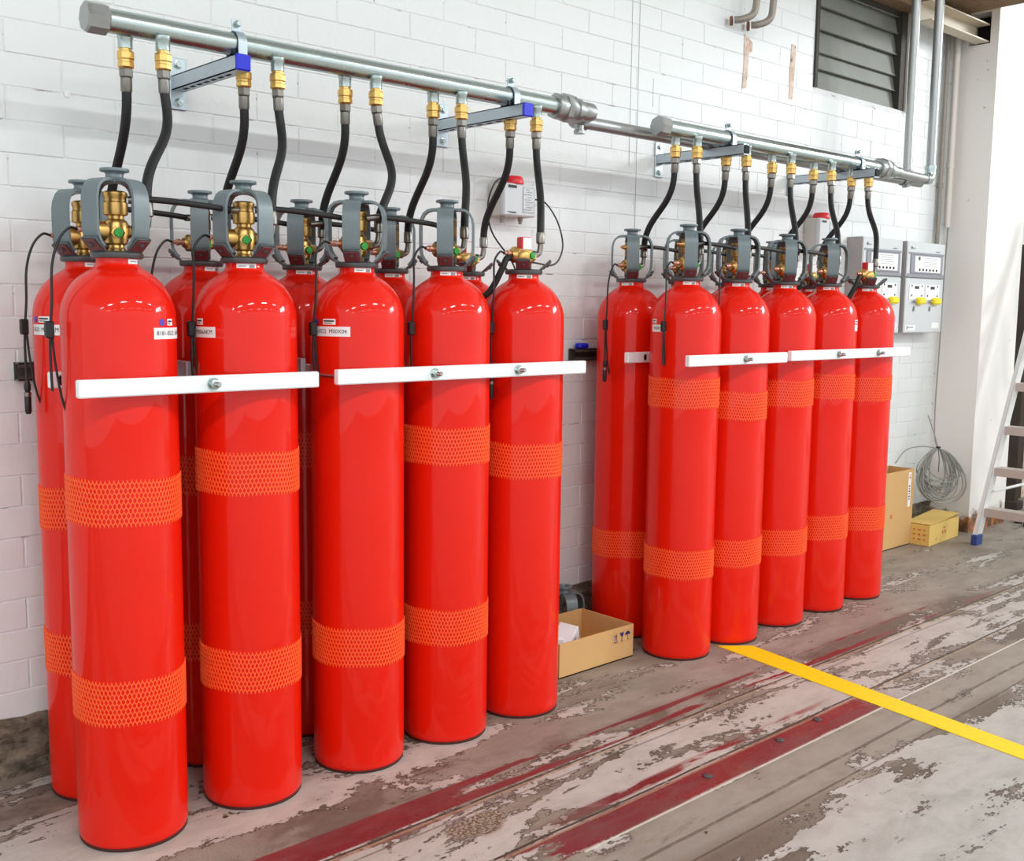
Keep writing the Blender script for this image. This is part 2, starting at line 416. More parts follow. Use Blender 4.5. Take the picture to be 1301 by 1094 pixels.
def put(name, me, parent=None, loc=None, rz=None):
    o = bpy.data.objects.new(name, me); COL.objects.link(o)
    if parent is not None: o.parent = parent
    if loc is not None: o.location = loc
    if rz is not None: o.rotation_euler = (0, 0, rz)
    return o
def tag(o, label, cat, group=None):
    o['label'] = label; o['category'] = cat
    if group: o['group'] = group
    return o
def thing(name, label, cat, loc=(0, 0, 0), group=None, rz=0):
    o = put(name, None, None, loc, rz); return tag(o, label, cat, group)
def struct(o): o['kind'] = 'structure'; return o
def stuff(o): o['kind'] = 'stuff'; return o
def rot(p, a): return (p[0] * math.cos(a) - p[1] * math.sin(a), p[0] * math.sin(a) + p[1] * math.cos(a))
def curve_pts(P, n=10):
    """Catmull-Rom through the points"""
    P = [Vector(p) for p in P]; Q = [2 * P[0] - P[1]] + P + [2 * P[-1] - P[-2]]; out = []
    for i in range(1, len(Q) - 2):
        a, b, c, d = Q[i - 1], Q[i], Q[i + 1], Q[i + 2]
        for k in range(n):
            t = k / n
            out.append(0.5 * ((2 * b) + (c - a) * t + (2 * a - 5 * b + 4 * c - d) * t * t + (3 * b - a - 3 * c + d) * t ** 3))
    out.append(P[-1]); return out
def hexprof(r): return [(r * math.cos(PI / 3 * i), r * math.sin(PI / 3 * i)) for i in range(6)]
_tc = {}
def text_geo(body, size):
    """flat lettering as plain vertices and faces, centred"""
    if (body, size) in _tc: return _tc[(body, size)]
    cu = bpy.data.curves.new('lettering', 'FONT'); cu.body = body; cu.size = size; cu.align_x = 'CENTER'; cu.align_y = 'CENTER'
    cu.resolution_u = 2
    o = bpy.data.objects.new('lettering', cu); COL.objects.link(o)
    dg = bpy.context.evaluated_depsgraph_get(); dg.update()
    me = bpy.data.meshes.new_from_object(o.evaluated_get(dg))
    r = ([v.co[:] for v in me.vertices], [tuple(p.vertices) for p in me.polygons])
    bpy.data.objects.remove(o); bpy.data.curves.remove(cu); bpy.data.meshes.remove(me)
    _tc[(body, size)] = r
    return r

# ------------------------------------------------------------------ structure: floor, wall, column, beams
WY = 0.45
m = MB(); m.box((4, -6, -0.1), (28, 21, 0.2)); floor = struct(m.obj('floor', M['floor']))
# painted safety line, square to the wall
ln = MB()
ln.add([(2.970, -.155, .0005), (3.080, -.248, .0005), (2.705, -2.6, .0005), (2.637, -2.6, .0005),
        (2.970, -.155, .0022), (3.080, -.248, .0022), (2.705, -2.6, .0022), (2.637, -2.6, .0022)],
       [(0, 1, 2, 3), (7, 6, 5, 4), (0, 4, 5, 1), (1, 5, 6, 2), (2, 6, 7, 3), (3, 7, 4, 0)])
ln.obj('floor_line', M['yellow_paint'], floor)
e = MB(); e.box((4.1, -0.9265, 0.0), (5.4, 0.0055, 0.0036)); e.obj('steel_edge', M['conduit'], floor)
for (bx, by) in ((1.98, -.862), (2.36, -.852), (2.60, -.838)):
    bt = MB(); bt.turned((bx, by, 0), (0.12, 0.05, 1), [(0.016, 0), (0.015, .003), (.008, .006), (0, .0065)], 8)
    bt.obj('floor_bolt', M['dark_steel'], floor)
ck = struct(MB().box((0, 0, 0), (.001, .001, .001)).obj('ceiling', M['panel_side'])) if False else None
cl = MB(); cl.box((4, -7, 6.2), (28, 18, 0.2)); ceiling = struct(cl.obj('ceiling', mat('roof_lining', rgb(196, 194, 190), 0.8, var=0.05, vscale=0.6)))

WX0, WX1, WZ0, WZ1 = -3.0, 5.93, 0.15, 5.0
LX0, LX1, LZ0, LZ1 = 4.44, 5.375, 2.475, 3.01   # louvre opening
wl = MB(); yb = WY + 0.0024; th = 0.2
for (x0, x1, z0, z1) in ((WX0, LX0, WZ0, WZ1), (LX1, WX1 + 0.3, WZ0, WZ1), (LX0, LX1, WZ0, LZ0), (LX0, LX1, LZ1, WZ1)):
    wl.box(((x0 + x1) / 2, yb + th / 2, (z0 + z1) / 2), (x1 - x0, th, z1 - z0))
wall = struct(wl.obj('wall_back', M['mortar']))
# bricks, running bond; the 300 that show largest are single parts, the others are joined
def brick_geo(w, h, d=0.012, ch=0.002):
    x, z = w / 2, h / 2; a, b = x - ch, z - ch
    vs = [(-x, d, -z), (x, d, -z), (x, d, z), (-x, d, z), (-x, ch, -z), (x, ch, -z), (x, ch, z), (-x, ch, z), (-a, 0, -b), (a, 0, -b), (a, 0, b), (-a, 0, b)]
    fs = [(0, 1, 5, 4), (1, 2, 6, 5), (2, 3, 7, 6), (3, 0, 4, 7), (4, 5, 9, 8), (5, 6, 10, 9), (6, 7, 11, 10), (7, 4, 8, 11), (8, 9, 10, 11)]
    return vs, fs
PZ, PX, GAP = 0.0882, 0.3, 0.0034
cells = []
for c in range(int((WZ1 - WZ0) / PZ)):
    zc = WZ0 + 0.002 + PZ * (c + .5)
    ph = 0.237 if c % 2 == 1 else 0.087
    k0 = int((WX0 - ph) // PX)
    for i in range(k0, 40):
        x0 = ph + PX * i; x1 = x0 + PX
        x0 = max(x0, WX0); x1 = min(x1, WX1)
        if x1 - x0 < 0.04: continue
        spans = [(x0, x1)]
        if zc + PZ / 2 > LZ0 and zc - PZ / 2 < LZ1:
            spans = [(a, b) for a, b in ((x0, min(x1, LX0)), (max(x0, LX1), x1)) if b - a > 0.03]
        for a, b in spans: cells.append((a, b, zc))
def to_px(p):
    d = Vector(p) - CAM; q = (Vector(RR).dot(d), Vector(UU).dot(d), Vector(FF).dot(d))
    if q[2] < 0.05: return None
    return 650.5 + FPX * q[0] / q[2], 547 - FPX * q[1] / q[2]
def shows(a, b, z):
    p = to_px(((a + b) / 2, WY, z))
    if p is None or not (-25 < p[0] < 1320 and -15 < p[1] < 1100): return None
    if z < 1.30 and (75 < p[0] < 700 or 770 < p[0] < 1110): return None
    return (Vector(((a + b) / 2, WY, z)) - CAM).length
rank = sorted([(shows(*c), c) for c in cells if shows(*c) is not None])
single = set(c for _, c in rank[:298])
cache = {}
rest = MB()
for c in cells:
    a, b, z = c
    dy = random.uniform(-0.0006, 0.0012)
    if c in single:
        key = round(b - a, 3)
        if key not in cache:
            mb = MB(); mb.add(*brick_geo(b - a - GAP, PZ - GAP)); cache[key] = mb.mesh('brick', M['brick'])
        o = put('brick', cache[key], wall, ((a + b) / 2, WY + dy, z))
        o.rotation_euler = (random.uniform(-.006, .006), random.uniform(-.0015, .0015), random.uniform(-.002, .002))
    else:
        vs, fs = brick_geo(b - a - GAP, PZ - GAP)
        rest.add(vs, fs, False, Matrix.Translation(((a + b) / 2, WY + dy, z)))
stuff(rest.obj('brick_field', M['brick'], wall))
# bare scars where brackets used to be, on the paint
sc = MB()
sc.prism([(3.835, 2.38), (3.868, 2.385), (3.880, 2.55), (3.905, 2.56), (3.905, 2.60), (3.84, 2.63), (3.843, 2.5)], Matrix(((1, 0, 0, 0), (0, 0, -1, WY - .0005), (0, 1, 0, 0), (0, 0, 0, 1))), 0.0016)
sc.obj('bare_patch', M['scar'], wall)
sc = MB()
sc.prism([(4.222, 2.385), (4.256, 2.385), (4.268, 2.53), (4.27, 2.645), (4.232, 2.65), (4.226, 2.5)], Matrix(((1, 0, 0, 0), (0, 0, -1, WY - .0005), (0, 1, 0, 0), (0, 0, 0, 1))), 0.0016)
sc.obj('bare_patch', M['scar'], wall)
for (x, z0, z1) in ((3.050, 1.95, 2.80), (3.097, 1.62, 2.95), (3.195, 2.21, 2.33)):
    MB().box((x, WY - .0008, (z0 + z1) / 2), (.0013, .0012, z1 - z0)).obj('plumb_line', M['panel_side'], wall)
# small screw plugs in the wall
for (x, z) in ((0.70, 1.915), (2.29, 1.862)):
    sp = MB(); sp.turned((x, WY + .001, z), (0, -1, 0), [(.0085, 0), (.008, .003), (.003, .0035), (.0025, .001), (0, .001)], 12)
    sp.obj('screw_plug', M['label'], wall)

# rough plinth below the painted bricks
def plinth():
    nx, nz = 260, 9; vs = []; fs = []
    for i in range(nx + 1):
        for j in range(nz + 1):
            x = -3 + 8.95 * i / nx; z = 0.168 * j / nz
            n1 = mnoise.noise((x * 6, z * 9, 0)); n2 = mnoise.noise((x * 19, z * 25, 4))
            vs.append((x, WY - 0.014 + 0.022 * n1 + 0.012 * n2 - 0.01 * (1 - z / .168), z - .004 + (0.010 * n2 if j == nz else 0)))
    for i in range(nx):
        for j in range(nz):
            a = i * (nz + 1) + j; fs.append((a, a + nz + 1, a + nz + 2, a + 1))
    for i in range(nx + 1):
        vs.append((-3 + 8.95 * i / nx, WY + 0.05, 0.165))
    o = (nx + 1) * (nz + 1)
    for i in range(nx): fs.append((i * (nz + 1) + nz, (i + 1) * (nz + 1) + nz, o + i + 1, o + i))
    b = MB(); b.add(vs, fs, True); return struct(b.obj('baseboard_back', M['plinth'], None, 70))
plinth()

# column at the end of the wall, its right-hand reveal and the opening past it
CX0, CX1, CY = 5.945, 6.46, 0.185
cm = MB()
cm.box(((CX0 + CX1) / 2, CY + .35, 1.455), (CX1 - CX0, .70, 2.91))
cm.box(((CX0 + CX1) / 2 + .06, CY + .35, 4.055), (CX1 - CX0 - .12, .70, 2.29))
cm.box((CX0 + .06, CY + .025, 3.0), (.12, .05, .18)); cm.box((CX0 + .06, .62, 3.0), (.12, .52, .18)); cm.box((CX0 + .06, CY + .35, 4.145), (.12, .70, 2.11))
struct(cm.obj('wall_pier', M['column']))
fw = MB(); fw.box((9.3, 1.0, 1.6), (0.2, 9, 3.2)); struct(fw.obj('wall_far', mat('far_white_wall', rgb(236, 236, 232), .6, var=.03, vscale=2)))
fb = MB(); fb.box((9.12, 1.0, 0.1), (0.16, 9, 0.2), .01); struct(fb.obj('baseboard_far', M['column'] if False else mat('far_grey_kerb', rgb(168, 160, 150), .8, var=.12, vscale=5)))

# fibrous roof board over the corner and its timber lintel
bm_ = MB(); bm_.box((5.62, -1.3, 3.19), (0.38, 3.5, 0.26), .006)
struct(bm_.obj('ceiling_beam', M['beam']))
bl = MB(); bl.box((5.1, WY - .01, 3.11), (1.75, 0.16, 0.2), .004)
struct(bl.obj('lintel', M['beam']))

# louvre in the wall
win = struct(put('window_1', None, None, (0, 0, 0)))
fr = MB()
fr.box((LX0 + .012, WY + .05, (LZ0 + LZ1) / 2), (.024, .12, LZ1 - LZ0)); fr.box((LX1 - .03, WY + .05, (LZ0 + LZ1) / 2), (.06, .10, LZ1 - LZ0))
fr.box(((LX0 + LX1) / 2, WY + .06, LZ1 - .012), (LX1 - LX0, .10, .024)); fr.box(((LX0 + LX1) / 2, WY + .125, (LZ0 + LZ1) / 2), (LX1 - LX0, .01, LZ1 - LZ0))
fr.obj('window_frame', M['slat_dark'], win)
rv = MB(); rv.box((LX1 + .035, WY - .004, 2.78), (.07, .02, .62), .002); rv.obj('reveal', M['conduit'], win)
zs = [2.478, 2.578, 2.66, 2.775, 2.89, 2.98]
for i, z0 in enumerate(zs):
    h = (zs[i + 1] - z0 if i < 5 else 0.09) + 0.012
    sl = MB()
    T = Matrix.Translation(((LX0 + LX1 - .04) / 2, WY + .03, z0)) @ Matrix.Rotation(math.radians(-11), 4, 'X')
    sl.box((0, 0, h / 2), (LX1 - LX0 - .08 + .04, .005, h), .001, T); sl.box((0, -.004, .004), (LX1 - LX0 - .04, .008, .006), 0, T)
    sl.obj('slat', M['slat'], win)
# ------------------------------------------------------------------ gas cylinders
R = 0.1335; HN = 1.447
body_m = MB().lathe([(0, .012), (.085, .010), (.112, .003), (.122, .002), (.1300, .008), (.1328, .018), (R, .03), (R, 1.302)] +
    [(R * math.cos(t), 1.302 + .135 * math.sin(t)) for t in [math.radians(a) for a in (8, 16, 24, 32, 40, 48, 55, 61)]] +
    [(.058, 1.424), (.051, 1.430), (.0485, 1.437), (.0485, HN)], 72).mesh('body', M['red'], 50)
shade_ring_m = MB().lathe([(.100, 0), (.1295, 0), (.1312, .003), (.1312, .009), (.120, .010)], 56).mesh('base_shade_ring', mat('base_shade_maroon', rgb(70, 26, 22), .6))  # dark base edge, mostly the contact shadow put in as a coloured ring
# woven net sleeve: hexagonal mesh of strands wrapped on the body
def net_mesh(seed):
    nc, nr, hh, rad = 84, 9, 0.108, R + .0022
    cw = 2 * PI / nc; rh = hh / nr; mb = MB(); vs = []; fs = []
    half = .0011
    def P(u, v): return (u, v)
    def strand(u0, z0, u1, z1):
        dx = (u1 - u0) * rad; dz = z1 - z0; L = math.hypot(dx, dz); nx, nz = -dz / L * half, dx / L * half
        b = len(vs)
        for (u, z, s) in ((u0, z0, 1), (u0, z0, -1), (u1, z1, -1), (u1, z1, 1)):
            uu = u + s * nx / rad; zz = z + s * nz
            for r in (rad, R - .0004): vs.append((r * math.cos(uu), r * math.sin(uu), zz))
        fs.extend([(b, b + 2, b + 4, b + 6), (b, b + 6, b + 7, b + 1), (b + 2, b + 3, b + 5, b + 4)])
    wob = lambda u: .004 * math.sin(u + seed) + .0015 * math.sin(5 * u + seed * 2)
    for r in range(nr + 1):
        for c in range(nc):
            o = .5 * (r % 2); u = (c + o) * cw; z = r * rh - hh / 2
            # short upright then a fork: the usual extruded net cell
            a = z - rh * .22; b = z + rh * .22
            strand(u, a + wob(u), u, b + wob(u))
            if r < nr:
                for s in (-.5, .5):
                    u2 = u + s * cw; strand(u, b + wob(u), u2, z + rh - rh * .22 + wob(u2))
    mb.add(vs, fs); return mb.mesh('net_sleeve', M['net'], 0)
nets = [net_mesh(1.0), net_mesh(2.6), net_mesh(4.1)]

collar_mb = MB().lathe([(.047, .0), (.058, .0), (.061, .004), (.061, .012), (.056, .016), (.024, .018)], 32)
for q in range(4):
    a = q * PI / 2
    T = Matrix.Rotation(a, 4, 'Z') @ Matrix.Translation((.051, 0, .012)) @ Matrix.Rotation(math.radians(-43), 4, 'Y')
    collar_mb.box((.024, 0, 0), (.052, .046, .007), .0015, T)
collar_m = collar_mb.mesh('collar', M['dark_steel'])
pad_m = MB().box((.030, 0, -.0045), (.034, .038, .003), .001).mesh('collar_pad', M['maroon'])
colbolt_m = MB().lathe([(.006, 0), (.006, .003), (.0045, .004), (0, .004)], 8, Matrix.Translation((.032, 0, -.006)) @ Matrix.Rotation(PI, 4, 'X')).mesh('collar_bolt', M['dark_steel'])
EAR = [Matrix.Rotation(q * PI / 2, 4, 'Z') @ Matrix.Translation((.051, 0, .012)) @ Matrix.Rotation(math.radians(-43), 4, 'Y') for q in range(4)]

def cage_mesh():
    prof = [(.018, .184), (.044, .184), (.058, .180), (.069, .171), (.076, .157), (.0792, .140), (.0795, .115), (.0792, .066), (.0765, .050), (.070, .038), (.060, .027)]
    mb = MB(); w, t = .0245, .007
    for q in range(4):
        vs = []; fs = []
        for i, (r, z) in enumerate(prof):
            p0 = prof[max(i - 1, 0)]; p1 = prof[min(i + 1, len(prof) - 1)]
            tx, tz = p1[0] - p0[0], p1[1] - p0[1]; L = math.hypot(tx, tz); nx, nz = -tz / L, tx / L
            if nx * r < 0 and i > 2: nx, nz = -nx, -nz
            ww = w * (0.72 if i == 0 else 1.0)
            for (sx, sy) in ((1, 1), (1, -1), (-1, -1), (-1, 1)):
                vs.append((r + nx * t / 2 * sx, ww * sy, z + nz * t / 2 * sx))
        for i in range(len(prof) - 1):
            for k in range(4):
                j = (k + 1) % 4; a = 4 * i; fs.append((a + k, a + j, a + 4 + j, a + 4 + k))
        n = 4 * (len(prof) - 1); fs += [(3, 2, 1, 0), (n, n + 1, n + 2, n + 3)]
        mb.add(vs, fs, True, Matrix.Rotation(q * PI / 2, 4, 'Z'))
    return mb.mesh('valve_guard', M['grey_steel'], 35)
cage_m = cage_mesh()
knob_m = MB().lathe([(0, .180), (.028, .180), (.0265, .186), (.021, .192), (.0205, .199), (.024, .204), (.0335, .2055), (.0345, .209), (.0335, .2125), (.021, .213), (.019, .210), (.018, .196), (0, .196)], 28).mesh('guard_cap', M['grey_steel'], 35)

def valve_meshes():
    v = MB().lathe([(0, .012), (.020, .012), (.021, .022), (.018, .026), (.018, .032), (.026, .036), (.028, .046), (.028, .084), (.024, .090), (.0185, .094), (.0185, .101), (.0275, .104), (.0285, .108), (.0285, .132), (.0255, .135), (.0255, .144), (.028, .147), (.028, .156), (.021, .160), (.0, .160)], 24)
    v.turned((.018, 0, .065), (1, 0, 0), [(.017, 0), (.017, .012), (.0145, .014), (.0145, .026), (0, .026)], 6, False)
    v.turned((-.018, 0, .065), (-1, 0, 0), [(.022, 0), (.024, .012), (.024, .024), (.016, .028), (.013, .036), (0, .036)], 18)
    v.turned((0, -.018, .060), (0, -1, 0), [(.0165, 0), (.0165, .016), (.013, .018), (0, .018)], 6, False)
    v.turned((0, .018, .060), (0, 1, 0), [(.015, 0), (.015, .014), (0, .014)], 6, False)
    plug = MB().turned((0, -.034, .060), (0, -1, 0), [(.011, 0), (.0115, .006), (.010, .011), (0, .012)], 16)
    sens = MB().turned((-.052, 0, .066), (-1, 0, 0), [(.0075, 0), (.0075, .012), (.0095, .013), (.0095, .022), (.006, .024), (.006, .034), (0, .034)], 14)
    elb = MB().tube(curve_pts([(.040, 0, .065), (.056, 0, .066), (.068, 0, .074), (.073, 0, .092), (.073, 0, .106)], 5), [.0095] * 21, 12)
    elb.turned((.042, 0, .065), (1, 0, 0), [(.0135, -.004), (.0135, .008), (0, .008)], 6, False)
    return v.mesh('valve_body', M['brass']), plug.mesh('green_plug', M['green']), sens.mesh('pressure_sensor', M['pink']), elb.mesh('outlet_elbow', M['ferrule'])
valve_m, plug_m, sens_m, elbow_m = valve_meshes()
portplug_m = MB().turned((-.024, 0, .138), (-1, 0, 0), [(.010, 0), (.0115, .004), (.0115, .014), (.008, .016), (.0085, .026), (.005, .040), (0, .042)], 12).mesh('port_plug', M['brass'])
# master valve: low body with a red and white actuator head on top
mv = MB().lathe([(0, .012), (.020, .012), (.021, .026), (.027, .036), (.029, .046), (.029, .076), (.022, .080), (0, .080)], 24)
mv.turned((.018, 0, .058), (1, 0, 0), [(.017, 0), (.017, .014), (.0145, .016), (.0145, .026), (0, .026)], 6, False)
mv.turned((-.018, 0, .062), (-1, 0, 0), [(.024, 0), (.026, .012), (.026, .026), (.018, .030), (.013, .040), (0, .040)], 18)
mv.turned((0, -.018, .056), (0, -1, 0), [(.017, 0), (.017, .018), (.013, .020), (0, .020)], 6, False)
mv.turned((-.014, -.016, .056), (-.7, -.7, 0), [(.016, 0), (.019, .014), (.019, .03), (.012, .034), (0, .034)], 14)
mvalve_m = mv.mesh('valve_body', M['brass'])
mhead_m = MB().box((0, 0, .099), (.036, .036, .042), .003).mesh('actuator_head', M['redp'])
mface_m = MB().box((.002, -.0182, .099), (.031, .0015, .037), .0003).mesh('white_face', M['label'])
neck_lab_m = None

def arc_patch(a0, a1, z0, z1, r=R + .0007, n=10):
    vs = []; fs = []
    for i in range(n + 1):
        a = a0 + (a1 - a0) * i / n
        vs += [(r * math.cos(a), r * math.sin(a), z0), (r * math.cos(a), r * math.sin(a), z1)]
    for i in range(n): fs.append((2 * i, 2 * i + 2, 2 * i + 3, 2 * i + 1))
    return vs, fs
def arc_text(body, size, ac, zc, r=R + .0013):
    vs, fs = text_geo(body, size)
    return [(r * math.cos(ac + x / r), r * math.sin(ac + x / r), zc + y) for x, y, _ in vs], fs
def rad(a): return math.radians(a)

FRONT = [(0.614, -.0756), (0.952, -.0776), (1.299, -.0862), (1.6206, -.0939), (1.9394, -.0941),
         (2.8026, -.079), (3.1096, -.0873), (3.4629, -.0771), (3.7972, -.076), (4.1242, -.0784)]
BACK = [(.655 + .332 * i, .2417) for i in range(5)] + [(2.8465 + .329 * i, .2410) for i in range(5)]
ordn = ['first', 'second', 'third', 'fourth', 'fifth']
FL = ['red gas cylinder nearest the camera, leftmost of the near bank front row',
      'red gas cylinder second from left in the near bank front row',
      'red gas cylinder with one low orange net, middle of the near bank front row',
      'red gas cylinder fourth from left in near bank front row, last with caged valve',
      'red master gas cylinder with bare red-topped valve at right end of near bank',
      'red gas cylinder leftmost in far bank front row, beside the yellow line',
      'red gas cylinder second from left in far bank front row, touching the yellow line end',
      'red gas cylinder third from left in far bank front row',
      'red gas cylinder fourth from left in far bank front row',
      'red master gas cylinder at right end of far bank, next to tall cardboard box']
BL = ['red gas cylinder by the wall at far left, half hidden by the nearest cylinder',
      'red gas cylinder behind the gap between first and second front cylinders of near bank',
      'red gas cylinder behind the gap between second and third front cylinders of near bank',
      'red gas cylinder behind the gap between third and fourth front cylinders of near bank',
      'red master gas cylinder with red-topped valve, behind the near bank right end',
      'red gas cylinder by the wall at left end of far bank, behind the open carton',
      'red gas cylinder in far bank back row behind its second front cylinder',
      'red gas cylinder in far bank back row behind its third front cylinder',
      'red gas cylinder in far bank back row behind its fourth front cylinder',
      'red master gas cylinder in far bank back row behind the right end cylinder']
GF = ['caged gas cylinders of the near bank front row'] * 5
FNET = [(.869, .381), (.906, .382), (.372,), (.929, .374), (.855,), (1.031, .374), (.968, .375), (1.002, .369), (1.011, .387), (.988, .383)]
BNET = [(.80, .41), (.86, .38), (.90, .38), (.92, .38), (.88, .38), (.388,), (1.0, .38), (.98, .38), (1.0, .38), (.99, .38)]
FST = [-67, -76, -135, -133, -135, -133, -128, -132, -135, -135]
BST = [-152, -118, -135, -130, -135, -135, -130, -135, -132, -135]
FV = [-14, -20, -4, 4, 0, 0, 4, 0, 0, 0]
MASTER = (4, 9)
# labels: (a0, a1, text, sticker a0, a1, dot)
FLAB = {0: (-77, -20, '8181-0522  600PM', -58, -48, -66), 1: (155, 208, '0522  M006AKM', 178, 190, None), 2: (168, 228, '380-0522  M00X04', 192, 210, 180), 5: (150, 186, 'M00RM6', 150, 164, None), 8: (-84, -40, '6AKM', -84, -60, None)}
BLAB = {0: (176, 222, '0522  M006AM', 190, 208, 182)}
NECKA = {0: None}
valve_out = {}
def build_cyl(i, back):
    x, y = (BACK if back else FRONT)[i]
    lab = (BL if back else FL)[i]
    bank = 'near' if i < 5 else 'far'
    t = thing('gas_cylinder', lab, 'cylinder', (x, y, 0), 'red gas cylinders of the %s bank' % bank)
    put('body', body_m, t); put('base_shade_ring', shade_ring_m, t)
    for k, z in enumerate((BNET if back else FNET)[i]):
        put('net_sleeve', nets[(i + k + back) % 3], t, (0, 0, z), random.uniform(0, 6))
    st = rad((BST if back else FST)[i]); va = rad(0 if back else FV[i])
    c = put('collar', collar_m, t, (0, 0, HN), st); 
    for E_ in EAR:
        put('collar_pad', pad_m, c).matrix_local = E_; put('collar_bolt', colbolt_m, c).matrix_local = E_
    if i in MASTER:
        v = put('valve', mvalve_m, t, (0, 0, HN), va)
        h = put('actuator_head', mhead_m, v, (0, 0, 0), rad(-14)); h['label'] = 'red valve head with a white face'
        put('white_face', mface_m, h) if False else put('white_face', mface_m, v, None, rad(-14))
    else:
        g = put('valve_guard', cage_m, t, (0, 0, HN), st); put('guard_cap', knob_m, g)
        v = put('valve', valve_m, t, (0, 0, HN), va)
    if i == 5: put('port_plug', portplug_m, v)
    put('green_plug', plug_m, v); put('pressure_sensor', sens_m, v); put('outlet_elbow', elbow_m, v)
    ox, oy = rot((.073, 0), va); valve_out[(back, i)] = (x + ox, y + oy, HN + .106)
    # white code strip on the neck, with a bar code
    va2 = math.atan2(CAM.y - y, CAM.x - x)
    na = va2 + rad([(60), 6, 22, 6, 4, 12, 8, 10, 8, 10][i] if not back else [30, 40, 8, 10, 5, -20, 5, 5, 5, 5][i])
    nl = MB(); nl.add(*arc_patch(na - .52, na + .52, HN - .0145, HN - .0015, .0496, 8)); nlo = nl.obj('neck_label', M['label'], t)
    nb = MB()
    for k in range(6):
        a = na + .15 + .05 * k; nb.add(*arc_patch(a, a + .028, HN - .0125, HN - .0045, .0500, 1))
    nb.add(*arc_patch(na - .42, na - .02, HN - .0085, HN - .007, .0500, 4))
    nb.obj('bar_code', M['ink'], nlo)
    L = (BLAB if back else FLAB).get(i)
    if L:
        a0, a1, tx, s0, s1, dot = L
        o = MB(); o.add(*arc_patch(rad(a0), rad(a1), 1.256, 1.283)); po = o.obj('code_label', M['label'], t)
        o = MB(); o.add(*arc_text(tx, .0155, rad((a0 + a1) / 2), 1.2695)); o.obj('lettering', M['ink'], po)
        o = MB(); o.add(*arc_patch(rad(s0), rad(s1), 1.288, 1.304)); so = o.obj('small_label', M['label'], t)
        o = MB(); o.add(*arc_patch(rad(s0) + .02, rad(s1) - .03, 1.296, 1.300, R + .0012)); o.add(*arc_patch(rad(s0) + .02, rad(s1) - .08, 1.291, 1.293, R + .0012)); o.obj('print_lines', M['ink'], so)
        if dot:
            ac = rad(dot); n = 14; rr = R + .0008
            vs = [(rr * math.cos(ac + .0085 * math.cos(2 * PI * k / n) / R), rr * math.sin(ac + .0085 * math.cos(2 * PI * k / n) / R), 1.296 + .0085 * math.sin(2 * PI * k / n)) for k in range(n)]
            o = MB(); o.add(vs, [tuple(range(n))]); o.obj('blue_sticker', M['bluedot'], t)
    return t
for i in range(10): build_cyl(i, False)
for i in range(10): build_cyl(i, True)

# ------------------------------------------------------------------ manifolds with their outlets
PY, PZC, PR = 0.08, 2.041, 0.0302
def nozzle_xy(i, back):
    g = i if i < 5 else i - 5; base = 0 if i < 5 else 2.209
    return (.724 + .3316 * g + base, PY + .022) if back else (.804 + .3316 * g + base, PY - .022)
def manifold(x0, x1, label, first, couple):
    t = thing('manifold', label, 'pipe', (x0, PY, PZC))
    L = x1 - x0
    pm = MB().turned((0, 0, 0), (1, 0, 0), [(0, .0), (PR, .0), (PR, L), (0, L)], 36); pm.obj('pipe', M['galv'], t)
    # octagonal cap on the left end
    cap = MB().turned((-.012, 0, 0), (1, 0, 0), [(0, 0), (.034, 0), (.0385, .006), (.0385, .052), (.034, .056), (.0, .056)], 8, False)
    cap.obj('end_cap', M['pipe_grey'], t)
    for g in range(5):
        for back in (False, True):
            nx, ny = nozzle_xy(first + g, back)
            nm = MB().turned((nx - x0, ny - PY, -.020), (0, 0, -1), [(0, 0), (.0205, 0), (.0205, .010), (.0185, .013), (.0185, .036), (0, .036)], 18)
            nm.obj('outlet', M['galv'], t)
    # union and reducer at the right end
    um = MB()
    um.turned((L - .012, 0, 0), (1, 0, 0), [(0, 0), (.042, 0), (.0455, .006), (.0455, .040), (.042, .045), (0, .045)], 8, False)
    um.turned((L + .028, 0, 0), (1, 0, 0), [(0, 0), (.047, 0), (.050, .006), (.050, .038), (.046, .044), (0, .044)], 8, False)
    um.turned((L + .066, 0, 0), (1, 0, 0), [(.036, 0), (.036, .020), (.040, .022), (.040, .040), (.032, .046), (.032, .062), (0, .062)], 20)
    um.obj('union', M['pipe_grey'], t)
    return t
man1 = manifold(.625, 2.246, 'long galvanised steel manifold pipe above the near cylinder bank', 0, True)
man2 = manifold(2.800, 4.46, 'galvanised steel manifold pipe above the far cylinder bank', 5, True)
# pipe run from the near manifold, passing behind the far one, to the left riser
def pipe_thing(name, label, pts, r, m, n=14):
    o = MB().tube(pts, r, n).obj(name, m); return tag(o, label, 'pipe')
JY = .17
cp = thing('connecting_pipe', 'grey steel pipe joining the near manifold to the left riser', 'pipe', (2.37, PY, PZC))
f = MB().turned((.004, 0, 0), (1, 0, 0), [(0, 0), (.030, 0), (.033, .004), (.033, .045), (.030, .052), (0, .052)], 20)
f.tube(curve_pts([(.03, 0, -.004), (.045, .02, -.010), (.05, JY - PY - .03, -.014), (.062, JY - PY, -.016), (.10, JY - PY, -.016)], 6), .0275, 16)
f.turned((.098, JY - PY, -.016), (1, 0, 0), [(0, -.01), (.030, -.01), (.030, .018), (0, .018)], 20)
f.turned((.050, .055, -.014), (0, 0, -1), [(.0, 0), (.017, 0), (.017, .040), (.021, .042), (.021, .054), (0, .054)], 14)
f.obj('elbow_fitting', M['pipe_grey'], cp)
x1 = 4.925 - 2.37; yy = JY - PY
MB().tube(curve_pts([(.10, yy, -.016), (x1 - .04, yy, -.016), (x1 - .012, yy, -.010), (x1, yy, .012), (x1, yy, .05), (x1, yy, 1.2)], 8), .0235, 16).obj('pipe', M['pipe_grey'], cp)
